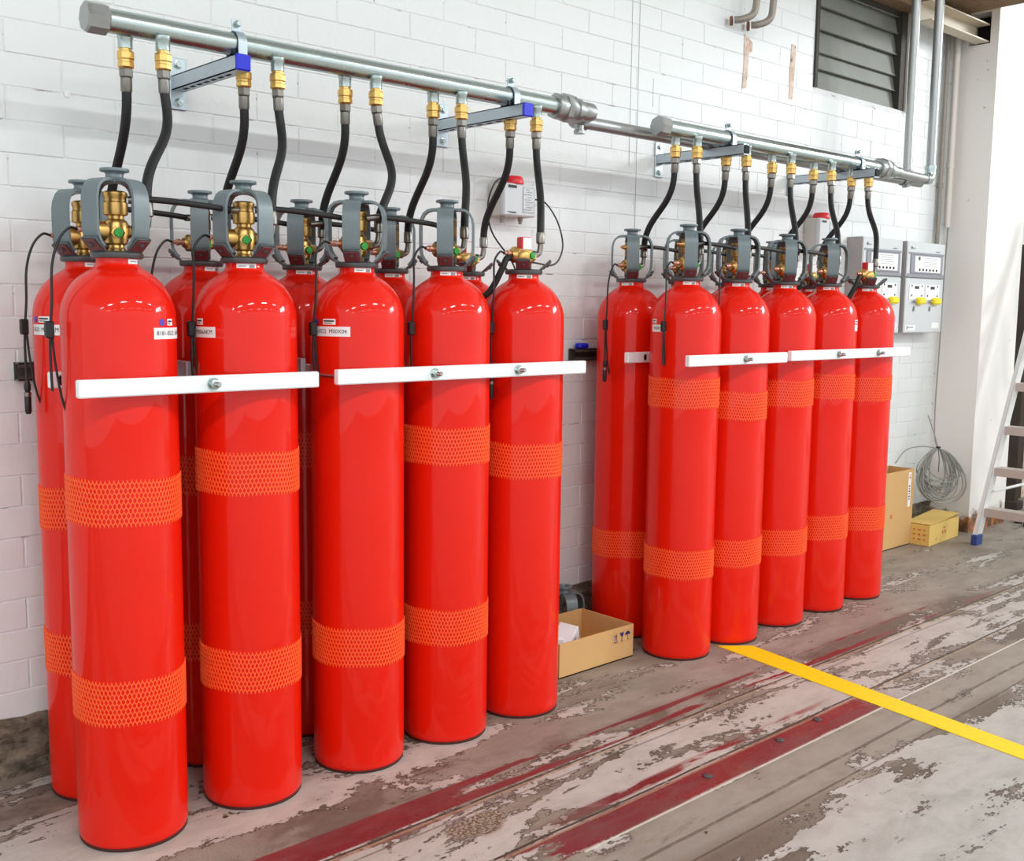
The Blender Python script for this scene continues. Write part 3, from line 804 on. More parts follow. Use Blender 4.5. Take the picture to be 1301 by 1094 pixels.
e = MB(); e.turned((x1 - .05, yy, -.016), (1, 0, 0), [(.028, -.006), (.029, .006), (.028, .012)], 18); e.turned((x1, yy, .035), (0, 0, 1), [(.028, 0), (.029, .006), (.028, .014), (.0235, .014)], 18)
e.tube(curve_pts([(x1 - .048, yy, -.016), (x1 - .012, yy, -.010), (x1, yy, .012), (x1, yy, .04)], 6), .0275, 16); e.obj('elbow', M['pipe_grey'], cp)
rp = thing('riser_pipe', 'grey steel pipe rising to the roof from the far manifold end', 'pipe', (4.58, PY, PZC - .004))
RX = 5.065 - 4.58
MB().tube(curve_pts([(0, 0, 0), (RX - .06, .03, 0), (RX - .015, .033, .006), (RX, .034, .03), (RX, .034, .08), (RX, .034, 1.2)], 8), .0235, 16).obj('pipe', M['pipe_grey'], rp)
e = MB(); e.tube(curve_pts([(RX - .066, .03, 0), (RX - .015, .033, .006), (RX, .034, .03), (RX, .034, .06)], 6), .028, 16)
e.turned((RX, .034, .055), (0, 0, 1), [(.0235, 0), (.031, .0), (.031, .018), (.0235, .020)], 18); e.obj('elbow', M['galv'], rp)
e = MB(); e.turned((-.03, 0, 0), (1, 0, 0), [(0, 0), (.034, 0), (.034, .05), (.027, .056), (.027, .11), (0.0205, .112)], 20)
e.obj('reducer', M['galv'], rp)

# ------------------------------------------------------------------ wall brackets carrying the manifolds
def bracket(x, yend, label, blue):
    t = thing('pipe_bracket', label, 'bracket', (x, WY, 1.99), 'zinc brackets under the manifolds')
    pl = MB(); pl.box((0, -.004, 0), (.052, .008, .15), .002); p = pl.obj('wall_plate', M['zinc'], t)
    for z in (-.055, .055):
        s = MB().turned((0, -.008, z), (0, -1, 0), [(.013, 0), (.013, .002), (.008, .003), (.008, .009), (.0, .009)], 12); s.obj('bolt', M['galv'], p)
    L = WY - yend - .008
    ar = MB(); w = .0205
    # open strut section: web on the left side, lips and a slotted underside
    ar.box((-w + .0015, -.008 - L / 2, 0), (.003, L, .041)); ar.box((w - .0015, -.008 - L / 2, 0), (.003, L, .041))
    ar.box((0, -.008 - L / 2, -.019), (.041, L, .003)); ar.box((-.0145, -.008 - L / 2, .019), (.012, L, .003)); ar.box((.0145, -.008 - L / 2, .019), (.012, L, .003))
    a = ar.obj('arm', M['zinc'], t)
    for k in range(7):
        s = MB().box((0, -.06 - k * (L - .09) / 7, -.0209), (.011, .026, .0012), .0004); s.obj('slot', M['hole'], a)
    cpm = MB().box((0, -.008 - L - .002, .0), (.043, .012, .043) if blue else (.034, .004, .034), .003)
    o = cpm.obj('end_cap', M['bluecap'] if blue else M['hole'], t)
    o['label'] = 'blue plastic end cap' if blue else 'dark open end of the strut'
    # pipe clamp on top of the arm
    py = PY - WY
    cb = MB(); n = 15
    pts = [(.012 * 0, py + (PR + .004) * math.cos(PI * k / n), PZC - 1.99 + (PR + .004) * math.sin(PI * k / n)) for k in range(n + 1)]
    pts = [(0, py + PR + .004, .022)] + pts + [(0, py - PR - .004, .022)]
    for k in range(len(pts) - 1):
        a0, a1 = Vector(pts[k]), Vector(pts[k + 1]); d = a1 - a0; ang = math.atan2(d.z, d.y)
        T = Matrix.Translation((a0 + a1) / 2) @ Matrix.Rotation(ang, 4, 'X'); cb.box((0, 0, 0), (.026, d.length + .003, .003), 0, T)
    cb.box((0, py, PZC - 1.99 + PR + .020), (.028, .004, .034), .001); cb.obj('pipe_clamp', M['zinc'], t)
    s = MB().turned((0, py + .012, PZC - 1.99 + PR + .024), (0, -1, 0), [(.009, 0), (.009, .024), (.006, .028), (0, .028)], 6, False); s.obj('clamp_screw', M['galv'], t)
    return t
bracket(1.024, .048, 'blue-capped zinc bracket nearest the left end of the near manifold', True)
bracket(2.030, -.004, 'blue-capped zinc bracket by the right end of the near manifold', True)
bracket(3.241, -.014, 'open-ended zinc bracket at the left end of the far manifold', False)
bracket(4.265, -.024, 'open-ended zinc bracket at the right end of the far manifold', False)

# ------------------------------------------------------------------ discharge hoses
chk_m = MB().lathe([(0, 0), (.0165, 0), (.0165, -.006), (.0215, -.008), (.0225, -.012), (.0225, -.026), (.0205, -.029), (.0205, -.034), (.0215, -.036), (.0215, -.046), (.0155, -.050), (0, -.050)], 8, None, False).mesh('check_valve', M['fit_brass'])
nut_m = MB().lathe([(0, 0), (.0165, 0), (.018, -.003), (.018, -.019), (.0165, -.022), (0, -.022)], 6, None, False).mesh('swivel_nut', M['ferrule'])
fer_m = MB().lathe([(0, 0), (.0115, 0), (.0145, -.003), (.0145, -.034), (.0125, -.038), (0, -.038)], 16).mesh('ferrule', M['ferrule'])
fer2_m = MB().lathe([(0, 0), (.0115, 0), (.0145, .003), (.0145, .034), (.0125, .037), (0, .037)], 16).mesh('ferrule', M['ferrule'])
def hose(i, back, wig=0.0, bulge=0.0):
    nx, ny = nozzle_xy(i, back); bx, by, bz = valve_out[(back, i)]
    bank = 'near' if i < 5 else 'far'; g = i % 5; k = 2 * g + (0 if back else 1)
    o10 = ['first', 'second', 'third', 'fourth', 'fifth', 'sixth', 'seventh', 'eighth', 'ninth', 'tenth']
    t = thing('discharge_hose', 'black rubber hose on the %s outlet from left of the %s manifold' % (o10[k], bank), 'hose', (nx, ny, 1.985), 'discharge hoses of the %s manifold' % bank)
    top = Vector((0, 0, 0))
    ex, ey, ez = bx - nx, by - ny, bz - 1.985
    lean = Vector((ex * .30 + bulge * 4, ey * .3, -1)).normalized()
    if i >= 5: lean = Vector((ex * .55, ey * .35, -1)).normalized()
    q = Vector((0, 0, -1)).rotation_difference(lean)
    put('check_valve', chk_m, t, (0, 0, 0))
    n = put('swivel_nut', nut_m, t, (0, 0, -.049)); n.rotation_euler = q.to_euler()
    p1 = Vector((0, 0, -.049)) + lean * .021
    f = put('ferrule', fer_m, t, p1); f.rotation_euler = q.to_euler()
    p2 = p1 + lean * .034
    put('ferrule', fer2_m, t, (ex, ey, ez - .004))
    e0 = Vector((ex, ey, ez + .030))
    d = (e0 - p2).length
    pts = []
    for s in range(25):
        u = s / 24
        a, b, c, e = p2, p2 + lean * d * (.36 if i < 5 else .42), e0 + Vector((ex * -.04, ey * -.04, d * (.36 if i < 5 else .42))), e0
        P = a * (1 - u) ** 3 + 3 * b * u * (1 - u) ** 2 + 3 * c * u * u * (1 - u) + e * u ** 3
        P.x += wig * math.sin(u * 2 * PI) + bulge * math.sin(PI * u) ** 1.5; pts.append(P)
    MB().tube(pts, .0124, 14).obj('hose_tube', M['rubber'], t)
WIG = {(False, 0): (.006, .010), (False, 1): (.004, .012), (False, 2): (-.006, .040), (False, 3): (0, .010), (False, 4): (0, .006), (True, 0): (0, .004), (False, 9): (.002, .03), (False, 8): (0, .012)}
for i in range(10):
    for bk in (True, False):
        w_, b_ = WIG.get((bk, i), (.003, .004)); hose(i, bk, w_, b_)

# actuation hoses linking neighbouring valves
def pilot(p0, p1, label, sag=.012, bend=-.02):
    t = thing('pilot_hose', label, 'hose', p0, 'thin hoses linking neighbouring valves')
    d = Vector(p1) - Vector(p0)
    pts = curve_pts([(0, 0, 0), (d.x * .12, d.y * .1 + bend * .7, .004), (d.x * .35, d.y * .35 + bend, .003), (d.x * .7, d.y * .7 + bend, -.002), (d.x * .9, d.y * .9 + bend * .6, d.z - .002), tuple(d)], 7)
    MB().tube(pts, .0078, 12).obj('hose_tube', M['rubber'], t)
    for (a, b) in ((pts[0], pts[3]), (pts[-1], pts[-4])): MB().cyl(a, a + (b - a).normalized() * .036, .0095, 12).obj('ferrule', M['ferrule'], t)
for row, C, nm in ((0, FRONT, 'front'), (1, BACK, 'back')):
    for bank, s in (('near', 0), ('far', 5)):
        for k in range(3):
            a, b = C[s + k], C[s + k + 1]
            pilot((a[0] + .026, a[1] - .012, HN + .140), (b[0] - .026, b[1] - .012, HN + .136),
                  'thin black hose between %s and %s %s row valves of %s bank' % (ordn[k], ordn[k + 1], nm, bank))
    for bank, s in (('near', 0), ('far', 5)):
        a, b = C[s + 3], C[s + 4]
        t = thing('pilot_hose', 'thick black hose curling from the %s row master valve of %s bank' % (nm, bank), 'hose', (b[0] - .062, b[1] - .002, HN + .052), 'thin hoses linking neighbouring valves')
        ex, ey = a[0] + .10 - b[0] + .04, .02
        MB().tube(curve_pts([(0, 0, 0), (-.020, -.004, -.006), (-.036, .0, -.04), (-.062, .03, -.11), (-.105, .08, -.15), (-.18, .10, -.15)], 8), .0105, 12).obj('hose_tube', M['rubber'], t)

# ------------------------------------------------------------------ white restraint bars, arms and wall rails
def bolt_nut(x, y, z, parent):
    b = MB().turned((x, y, z), (0, -1, 0), [(0, 0), (.016, 0), (.016, .003), (.0, .003)], 18)
    b.turned((x, y - .003, z), (0, -1, 0), [(.0125, 0), (.0125, .010), (.011, .011), (0, .011)], 6, False)
    b.turned((x, y - .014, z), (0, -1, 0), [(.0065, 0), (.0065, .016), (0.005, .018), (0, .018)], 12)
    return b.obj('nut', M['galv'], parent)
def bar(x0, x1, y, z, label, bolts, slots=()):
    t = thing('restraint_bar', label, 'bar', ((x0 + x1) / 2, y, z), 'white bars holding the cylinders')
    b = MB(); b.box((0, 0, 0), (x1 - x0, .022, .041), .003); r = b.obj('rail', M['white_bar'], t)
    for bx in bolts: bolt_nut(bx - (x0 + x1) / 2, -.011, 0, t)
    for sx in slots:
        n = 12; poly = [(sx - (x0 + x1) / 2 + .0085 * math.cos(2 * PI * k / n) , .013 * math.sin(2 * PI * k / n)) for k in range(n)]
        MB().prism(poly, Matrix(((1, 0, 0, 0), (0, 0, -1, -.0107), (0, 1, 0, 0), (0, 0, 0, 1))), .001).obj('slot', M['hole'], r)
    return t
BY = -.2405
bar(.448, 1.069, BY, 1.148, 'white steel bar across the first two front cylinders of near bank', [.770])
bar(1.127, 2.078, BY, 1.151, 'long white steel bar across the last three front cylinders of near bank', [1.452, 1.776])
bar(2.613, 3.239, BY, 1.156, 'white steel bar across the first two front cylinders of far bank', [2.955])
bar(3.267, 4.244, BY, 1.160, 'white steel bar across the last three front cylinders of far bank', [3.62, 3.948])
bar(.500, 2.06, .092, 1.147, 'white steel bar behind the near front row, its left end showing', [], [.527])
bar(2.657, 4.36, .091, 1.153, 'white steel bar behind the far front row, its left end showing', [], [2.757])
for x, lb in ((.804, 'grey strut arm in the gap between first and second front cylinders of near bank'), (1.143, 'grey strut arm in the gap between second and third front cylinders of near bank'),
          (1.4695, 'grey strut arm in the gap between third and fourth front cylinders of near bank'), (1.7955, 'grey strut arm in the gap before the near bank master cylinder'),
          (3.319, 'grey strut arm in the gap beside the third front cylinder of far bank'), (3.651, 'grey strut arm in the gap beside the fourth front cylinder of far bank'), (3.979, 'grey strut arm in the gap before the far bank end cylinder')):
    t = thing('strut_arm', lb, 'strut', (x, .40, 1.172), 'grey arms from the wall to the bars')
    MB().box((0, -.225, 0), (.016, .45, .041), .001).obj('arm', M['zinc'], t)
    MB().cyl((0, -.44, -.022), (0, BY - .40 + .013, -.022), .005, 10).obj('threaded_rod', M['galv'], t)
def wall_rail(x0, x1, label, blue):
    t = thing('wall_rail', label, 'rail', (x0, .425, 1.15))
    L = x1 - x0; o = MB()
    o.box((L / 2, .018, 0), (L, .004, .05)); o.box((L / 2, 0, .023), (L, .041, .004)); o.box((L / 2, 0, -.023), (L, .041, .004))
    o.box((L / 2, -.019, .018), (L, .003, .012)); o.box((L / 2, -.019, -.018), (L, .003, .012)); o.obj('rail', M['dark_steel'], t)
    if blue:
        MB().box((.055, -.002, .036), (.055, .036, .022), .006).obj('blue_cap', M['bluecap'], t)
    return t
wall_rail(.527, 2.13, 'dark grey slotted rail on the wall behind the near bank', False)
wall_rail(2.70, 4.38, 'dark grey slotted rail with blue cap on the wall behind the far bank', True)

# ------------------------------------------------------------------ thin black sensor cables with clips and plugs
def sensor_cable(i, back, plug=True, dx=0.0, low=True, sgn=1):
    x, y = (BACK if back else FRONT)[i]
    lab = 'thin black cable hanging left of the ' + (('%s front cylinder of the near bank' if i < 5 else '%s front cylinder of the far bank') if not back else ('%s back row cylinder of the near bank' if i < 5 else '%s back row cylinder of the far bank')) % ordn[i % 5]
    va = rad(0 if back else FV[i]); sx, sy = rot((-.086, 0), va)
    t = thing('sensor_cable', lab, 'cable', (x + sx, y + sy, HN + .066), 'thin black sensor cables')
    X = -.08 + dx
    pts = [(0, 0, 0), (-.022, -.004, .002), (-.05, -.010, -.03), (X + .012, -.014, -.09), (X + .008, -.016, -.17), (X + .002, -.016, -.24), (X, -.016, -.30), (X + .002, -.016, -.38)]
    MB().tube(curve_pts(pts, 6), .0033, 8).obj('wire', M['blackp'], t)
    MB().box((X, -.016, -.236), (.020, .016, .040), .003).obj('clip', M['blackp'], t)
    if low:
        MB().tube(curve_pts([(X + .006, -.014, -.24), (X + .012, -.014, -.32), (X + .030, -.012, -.42), (X + .06, -.02, -.475), (X + .095, -.06, -.485)], 6), .0030, 8).obj('wire', M['blackp'], t)
    if plug:
        c = MB().lathe([(0, 0), (.0055, 0), (.0085, -.012), (.0085, -.022), (.0065, -.028), (.0075, -.03), (.0075, -.040), (.0085, -.042), (.0085, -.078), (.006, -.086), (0, -.086)], 12)
        o = c.obj('plug', M['blackp'], t); o.location = (X + .002, -.016, -.375)
        b = MB().lathe([(.0092, 0), (.0092, -.010)], 12).obj('plug_ring', M['ferrule'], o); b.location = (0, 0, -.030)
sensor_cable(0, True); sensor_cable(0, False, False); sensor_cable(1, True, False, low=False); sensor_cable(1, False, False, 0.014)
sensor_cable(2, False, False, 0.014); sensor_cable(3, False, False, 0.014, False); sensor_cable(4, False, True, 0.014, False)
sensor_cable(5, True); sensor_cable(5, False, False, 0.014); sensor_cable(6, False, False, 0.014, False)

# ------------------------------------------------------------------ alarm boxes on the wall
def alarm(x0, x1, z0, z1, label, sub):
    t = thing('alarm_box', label, 'alarm', (x0, WY, z0)); w, h = x1 - x0, z1 - z0; d = .096
    MB().box((w / 2, -d * .37, h / 2), (w, d * .74, h), .004).obj('housing', M['box_side'], t)
    fc = MB().box((w / 2, -d * .86, h / 2), (w, d * .26, h), .005).obj('front_cover', M['box_grey'], t)
    MB().lathe([(0, 0), (.043, 0), (.044, .006), (.040, .024), (.034, .030), (0, .031)], 24, Matrix.Translation((w * .47, -.055, h))).obj('red_beacon', M['redp'], t)
    o = MB(); o.box((w * .25, -d - .0004, h * .90), (w * .26, .0008, .010)); o.box((w * .24, -d - .0004, h * .12), (w * .26, .0008, .002)); o.box((w * .27, -d - .0004, h * .09), (w * .2, .0008, .002))
    o.obj('print_lines', M['ink'], fc)
    o = MB(); o.box((w * .76, -d - .0003, h * .52), (w * .36, .0007, h * .78)); pn = o.obj('print_panel', M['panel_trim'], fc)
    MB().box((w * .76, -d - .0006, h * .52), (w * .34, .0007, h * .76)).obj('print_ground', M['box_grey'], pn)
    for k in range(9):
        MB().box((w * (.78 if k % 2 else .72), -d - .0010, h * (.84 - k * .078)), (w * (.12 + .06 * (k % 3)), .0007, .0026)).obj('print_line', M['panel_trim'], pn)
    for gx in (.12, .70):
        MB().turned((w * gx, -.06, .002), (0, 0, -1), [(.010, 0), (.010, .016), (.007, .020), (.007, .028), (0, .028)], 12).obj('cable_gland', M['rustpipe'], t)
    return t
alarm(2.253, 2.416, 1.683, 1.803, 'light grey alarm box with red beacon on wall behind the near bank', 1)
alarm(4.408, 4.568, 1.645, 1.812, 'light grey alarm box with red beacon on wall behind the far bank', 2)
def wire(label, pts, r=.003, m='blackp', cat='cable', name='alarm_cable'):
    return tag(MB().tube(curve_pts(pts, 8), r, 8).obj(name, M[m]), label, cat)
wire('thin black cable looping left from the near alarm box to the valves', [(2.29, .38, 1.815), (2.25, .33, 1.823), (2.16, .30, 1.79), (2.09, .26, 1.70), (2.06, .20, 1.60), (2.08, .10, 1.47), (2.03, .06, 1.33)])
wire('thin black cable looping right from the near alarm box to the master valve', [(2.419, .38, 1.755), (2.44, .33, 1.74), (2.40, .22, 1.66), (2.31, .10, 1.56), (2.17, .0, 1.49), (2.02, -.05, 1.49)])
wire('thin black cable from the far alarm box down to the end valve', [(4.46, .40, 1.640), (4.44, .30, 1.56), (4.36, .15, 1.50), (4.25, .0, 1.495), (4.19, -.06, 1.50)])

# ------------------------------------------------------------------ control panels by the column
def panel(x0, w, label):
    z0, h, d = 1.222, .52, .10
    t = thing('control_panel', label, 'panel', (x0, WY, z0), 'grey control panels by the column')
    MB().box((w / 2, -d * .45, h / 2), (w, d * .9, h), .004).obj('housing', M['panel_side'], t)
    lo = MB().box((w / 2, -d * .95, h * .30), (w, d * .1, h * .60), .004).obj('lower_cover', M['box_grey'], t)
    up = MB().box((w / 2, -d * .95, h * .805), (w, d * .1, h * .385), .004).obj('upper_cover', M['box_grey'], t)
    o = MB(); o.box((w / 2, -d - .0005, h * .632), (w * .97, .003, .018)); o.box((w * .5, -d - .0005, h * .872), (w * .94, .004, .012), .001); o.obj('trim_strip', M['panel_trim'], up)
    MB().box((w * .51, -d - .002, h * .755), (w * .86, .006, h * .21), .004).obj('display_frame', M['panel_trim'], up)
    dp = MB().box((w * .52, -d - .006, h * .757), (w * .68, .003, h * .175), .003).obj('display', M['label'], t)
    for k in range(6): MB().turned((w * (.30 + .09 * k), -d - .0074, h * .695), (0, -1, 0), [(.0075, 0), (.0065, .004), (0, .004)], 10).obj('button', M['ink'], dp)
    for k in range(5):
        MB().box((w * .58, -d - .0078, h * (.825 - .022 * k)), (w * .34, .0006, .0022)).obj('print_line', M['panel_trim'], dp)
    MB().box((w * .285, -d - .0078, h * .818), (.022, .0006, .020)).obj('black_square', M['ink'], dp)
    MB().box((w * .80, -d - .003, h * .905), (w * .1, .001, .006)).obj('print_mark', M['panel_trim'], up); 
    lk = MB(); lk.box((w * .10, -d - .003, h * .93), (.012, .006, .014), .002); lk.box((w * .15, -d - .003, h * .925), (.03, .004, .004)); lk.obj('latch', M['panel_trim'], up)
    for k in range(2):
        cx = w * (.28 + .42 * k)
        g = MB().box((cx, -d - .0012, h * .45), (w * .38, .003, h * .17), .001).obj('gauge_plate', M['label'], lo)
        for (dx, dz) in ((-.06, .035), (.06, .035), (-.06, -.02), (.06, -.02)):
            MB().turned((cx + dx, -d - .0025, h * .45 + dz), (0, -1, 0), [(.006, 0), (.006, .002), (0, .002)], 8).obj('screw', M['ink'], g)
        MB().box((cx, -d - .003, h * .50), (.05, .001, .016)).obj('black_window', M['ink'], g)
        y = MB(); y.box((cx + .03, -d - .016, h * .352), (.085, .03, .040), .010); y.obj('yellow_handle', M['yellow'], t)
        hh = MB(); hh.tube([(cx - .02, -d - .01, h * .352), (cx - .05, -d - .016, h * .342)], .006, 8); hh.tube([(cx - .025, -d - .004, h * .29), (cx - .028, -d - .004, h * .24)], .006, 8); hh.obj('key_lever', M['panel_trim'], t)
    MB().box((w * .17, -d - .0008, h * .055), (w * .26, .0012, .030)).obj('small_label', M['label'], lo); MB().box((w * .83, -d - .0008, h * .08), (w * .2, .0012, .034)).obj('small_label', M['label'], lo)
    q = MB(); q.box((w * .17, -d - .0018, h * .060), (w * .14, .0006, .004)); q.box((w * .08, -d - .0018, h * .055), (.008, .0006, .02)); q.obj('print_lines', M['ink'], lo)
    return t
panel(4.836, .428, 'left grey wall control panel, half hidden by the end cylinder')
panel(5.322, .455, 'right grey wall control panel with two yellow handles beside the column')

# ------------------------------------------------------------------ conduits, hooks, channel by the column
def conduit(x, y, z0, z1, label, r=.017, col='conduit'):
    o = thing('conduit', label, 'pipe', (x, y, z0)); MB().cyl((0, 0, 0), (0, 0, z1 - z0), r, 14).obj('tube', M[col], o)
    s = MB().lathe([(r, 0), (r + .004, .0), (r + .004, .03), (r, .03)], 14); so = s.obj('sleeve', M[col], o); so.location = (0, 0, .35)
    return o
conduit(5.885, .40, 1.85, 3.02, 'pale conduit pipe in the corner by the column', .021)
conduit(5.825, .428, 1.73, 3.02, 'thinner pinkish conduit left of the corner conduit', .013, 'rustpipe')
wire('thin grey wire running down the corner beside the column', [(5.90, .40, 1.86), (5.905, .41, 1.5), (5.90, .41, 1.1), (5.87, .40, .80), (5.80, .36, .60), (5.73, .31, .545)], .004, 'cable', 'cable', 'hanging_wire')
for (x, lb) in ((3.70, 'left bent rusty pipe stub hanging at the top of the wall'), (3.83, 'right bent rusty pipe stub hanging at the top of the wall')):
    t = thing('bent_pipe', lb, 'pipe', (x, .36, 2.6))
    MB().tube(curve_pts([(.005, .05, .06), (.025, .02, .062), (.065, -.005, .085), (.085, -.01, .14), (.09, -.01, .30), (.09, -.01, .75)], 7), .0165, 14).obj('tube', M['rustpipe'], t)
    MB().turned((.008, .062, .059), (-.5, .85, 0), [(.0165, .0), (.021, .0), (.021, .012), (.012, .012), (.012, .002)], 14).obj('end_ring', mat('rusty_ring', rgb(120, 78, 64), .7), t)
ch = MB(); ch.box((5.60, .325, 2.968), (.70, .006, .10)); ch.box((5.60, .285, 3.016), (.70, .08, .008)); ch.box((5.60, .285, 2.920), (.70, .08, .008))
struct(ch.obj('trim_1', M['cream_steel']))
pk = MB(); pk.box((CX0 + .11, .30, 3.0), (.016, .115, .17)); struct(pk.obj('pocket_shade', M['hole']))  # dark plate at the back of the column pocket, standing in for its shade

# ------------------------------------------------------------------ cable coil in the corner
def coil():
    t = thing('cable_coil', 'loose coil of thin grey cable hanging in the corner by the column', 'cable', (5.71, .29, .36))
    U = Vector((.80, -.60, 0)).normalized(); Z = Vector((0, 0, 1)); N = Vector((-.6, -.8, 0)).normalized()
    top = Vector((0, 0, .17)); rnd = random.Random(3)
    for k in range(22):
        rx = .085 + .06 * (k / 22) + rnd.uniform(-.02, .02); rz = .135 + rnd.uniform(-.045, .03); cx = rnd.uniform(-.035, .06); off = (k - 11) * .0022
        if k >= 19: rx, rz, cx = .180 + rnd.uniform(-.01, .01), .165, .05
        pts = []
        for s in range(36):
            a = PI / 2 + 2 * PI * s / 36; w = (1 - math.sin(a)) / 2
            pts.append(top - Z * rz + U * (cx * w + rx * math.cos(a) * (.35 + .65 * w ** .45)) + Z * rz * math.sin(a) + N * (off * w + .006 * math.sin(3 * a + k)))
        MB().tube(pts, .0038, 6, True).obj('loop', M['cable'], t)
    MB().tube(curve_pts([top + U * .0, top + U * -.03 + Z * .09, top - U * .075 + Z * .20], 6), .004, 6).obj('loose_end', M['cable'], t)
    MB().tube(curve_pts([top, top - U * .10 + Z * .012, top - U * .20 - Z * .01, top - U * .26 - Z * .09], 6), .0032, 6).obj('loose_end', M['cable'], t)
    MB().tube(curve_pts([top, top + Z * -.06 + N * .02, top + Z * -.14 + N * .02], 4), .0025, 6).obj('tie', M['blackp'], t)
    MB().box((0.0, 0.0, .175), (.022, .022, .014), .003).obj('tie_knot', M['blackp'], t)
coil()

# ------------------------------------------------------------------ cardboard boxes
def open_box(name, label, loc, w, d, h, outer, th=.006):
    t = thing(name, label, 'box', loc)
    for nm, c, s in (('bottom_panel', (w / 2, d / 2, th / 2), (w, d, th)), ('front_panel', (w / 2, th / 2, h / 2), (w, th, h)), ('back_panel', (w / 2, d - th / 2, h / 2), (w, th, h)),
                     ('left_panel', (th / 2, d / 2, h / 2), (th, d - 2 * th, h)), ('right_panel', (w - th / 2, d / 2, h / 2), (th, d - 2 * th, h))):
        MB().box(c, s, .0008).obj(nm, M[outer], t)
    return t
ob = open_box('carton', 'open shallow brown cardboard box on floor between the two cylinder banks', (2.213, -.017, .0005), .404, .278, .130, 'card')
fp = [c for c in ob.children if c.name.startswith('front_panel')][0]
FT = lambda x, z: Matrix(((1, 0, 0, x), (0, 0, -1, -.0002), (0, 1, 0, z), (0, 0, 0, 1)))
def marks(parent, x0, z0, s):
    o = MB()
    for k in (0, 1):   # two upward arrows over a line
        x = .010 * k
        o.prism([(x, .006), (x + .003, .006), (x + .003, .024), (x + .0055, .024), (x + .0015, .033), (x - .0025, .024), (x, .024)], FT(x0, z0), .0006)
    o.prism([(-.004, 0), (.018, 0), (.018, .003), (-.004, .003)], FT(x0, z0), .0006)
    o.obj('arrow_mark', M['blueink'], parent)
    o = MB(); g = .030
    o.prism([(g - .001, .034), (g + .023, .034), (g + .018, .022), (g + .0125, .017), (g + .0125, .004), (g + .019, .0), (g + .003, .0), (g + .0095, .004), (g + .0095, .017), (g + .004, .022)], FT(x0, z0), .0006)
    o.obj('glass_mark', M['blueink'], parent)
    o = MB(); u = .060
    o.prism([(u + .014 + .0155 * math.cos(a), .020 + .014 * math.sin(a)) for a in [PI * k / 10 for k in range(11)]], FT(x0, z0), .0006)
    o.prism([(u + .0132, .0), (u + .0150, .0), (u + .0150, .021), (u + .0132, .021)], FT(x0, z0), .0006)
    o.prism([(u + .0132, .0), (u + .0210, .0), (u + .0210, .004), (u + .0195, .004), (u + .0195, .0018), (u + .0132, .0018)], FT(x0, z0), .0006)
    o.obj('umbrella_mark', M['blueink'], parent)
    o = MB()
    for a, b, c, d in ((-.010, -.005, .096, -.0042), (-.010, .0385, .096, .0393), (-.010, -.005, -.0092, .039), (.0952, -.005, .096, .039)):
        o.prism([(a, b), (c, b), (c, d), (a, d)], FT(x0, z0), .0004)
    o.obj('mark_border', M['redink'], parent)
marks(fp, .296, .074, 1)
lp = [c for c in ob.children if c.name.startswith('left_panel')][0]
o = MB()
for k in range(4): o.box((-.0004, .03 + .03 * k, .085 - .012 * (k % 2)), (.0008, .022, .03))
o.obj('print_marks', M['ink'], lp)
for k, (x, y, z, a, b, s, lb) in enumerate(((2.345, .085, .098, .35, -.5, (.10, .075, .07), 'small white carton tilted inside the open brown box, right one'), (2.262, .095, .092, -.15, .3, (.075, .08, .085), 'small white carton inside the open brown box, left one'))):
    w = MB(); w.box((0, 0, 0), s, .002); wo = w.obj('small_carton', M['paper']); wo.location = (x, y, z); wo.rotation_euler = (.12, b, a); tag(wo, lb, 'box')
    l = MB(); l.box((-.01, -s[1] / 2 - .0003, .005), (s[0] * .5, .0008, .018)); l.obj('print_mark', M['panel_trim'], wo)
# two spare valve guards on the floor behind the open box
def spare(x, y, a, tilt, lb):
    t = thing('spare_guard', lb, 'guard', (x, y, .0), None, a); e = put('cage', cage_m, t, (0, 0, -.004)); k = put('guard_cap', knob_m, t, (0, 0, -.004))
    return t
spare(2.600, .347, rad(-110), 0, 'spare grey valve guard on floor behind the open box, by the far bank')
spare(2.395, .347, rad(-60), 0, 'spare grey valve guard on floor behind the open box, by the near bank')

tb = open_box('tall_box', 'tall open brown cardboard box standing at the end of the far bank', (4.93, .262, .0005), .444, .160, .442, 'card')
tf = [c for c in tb.children if c.name.startswith('front_panel')][0]
l = MB(); l.box((.395, -.0006, .325), (.030, .0012, .20)); lo_ = l.obj('white_sticker', M['label'], tf)
o = MB()
for k, zz in enumerate((.27, .285, .30, .315, .33, .345)): o.box((.395, -.0015, zz), (.012 + .006 * (k % 2), .0006, .007))
o.obj('print_marks', M['ink'], lo_)
o = MB(); o.box((.395, -.0015, .395), (.016, .0006, .012)); o.box((.395, -.0015, .41), (.010, .0006, .006)); o.obj('red_marks', M['redink'], lo_)
o = MB(); o.box((.20, -.0005, .19), (.022, .001, .022)); o.obj('red_mark', M['redink'], tf)

yb_ = thing('yellow_carton', 'low yellow cardboard box with raised flap on floor below the cable coil', 'box', (5.376, .151, .0005), None, math.atan2(.029, .429))
w, d, h = .43, .158, .125
MB().box((w / 2, d / 2, h / 2 - .002), (w, d, h - .004), .002).obj('body', M['card_y'], yb_)
T = Matrix.Translation((0, d, h)) @ Matrix.Rotation(rad(0), 4, 'X')
MB().box((w * .34, -d * .5, .001), (w * .66, d, .003), .0006, T).obj('flap', M['card_y'], yb_)
T = Matrix.Translation((w * .36, 0, h + .001)) @ Matrix.Rotation(rad(-3), 4, 'Y')
MB().box((w * .32, d / 2, .001), (w * .64, d, .003), .0006, T).obj('flap', M['card_y'], yb_)
o = MB()
for k in range(3):
    for j in range(4): o.box((-.0005, .030 + .030 * j, .035 + .028 * k), (.0010, .012 + .007 * ((j + k) % 2), .008 + .006 * ((j * k) % 2)))
o.obj('red_print', M['redink'], yb_)
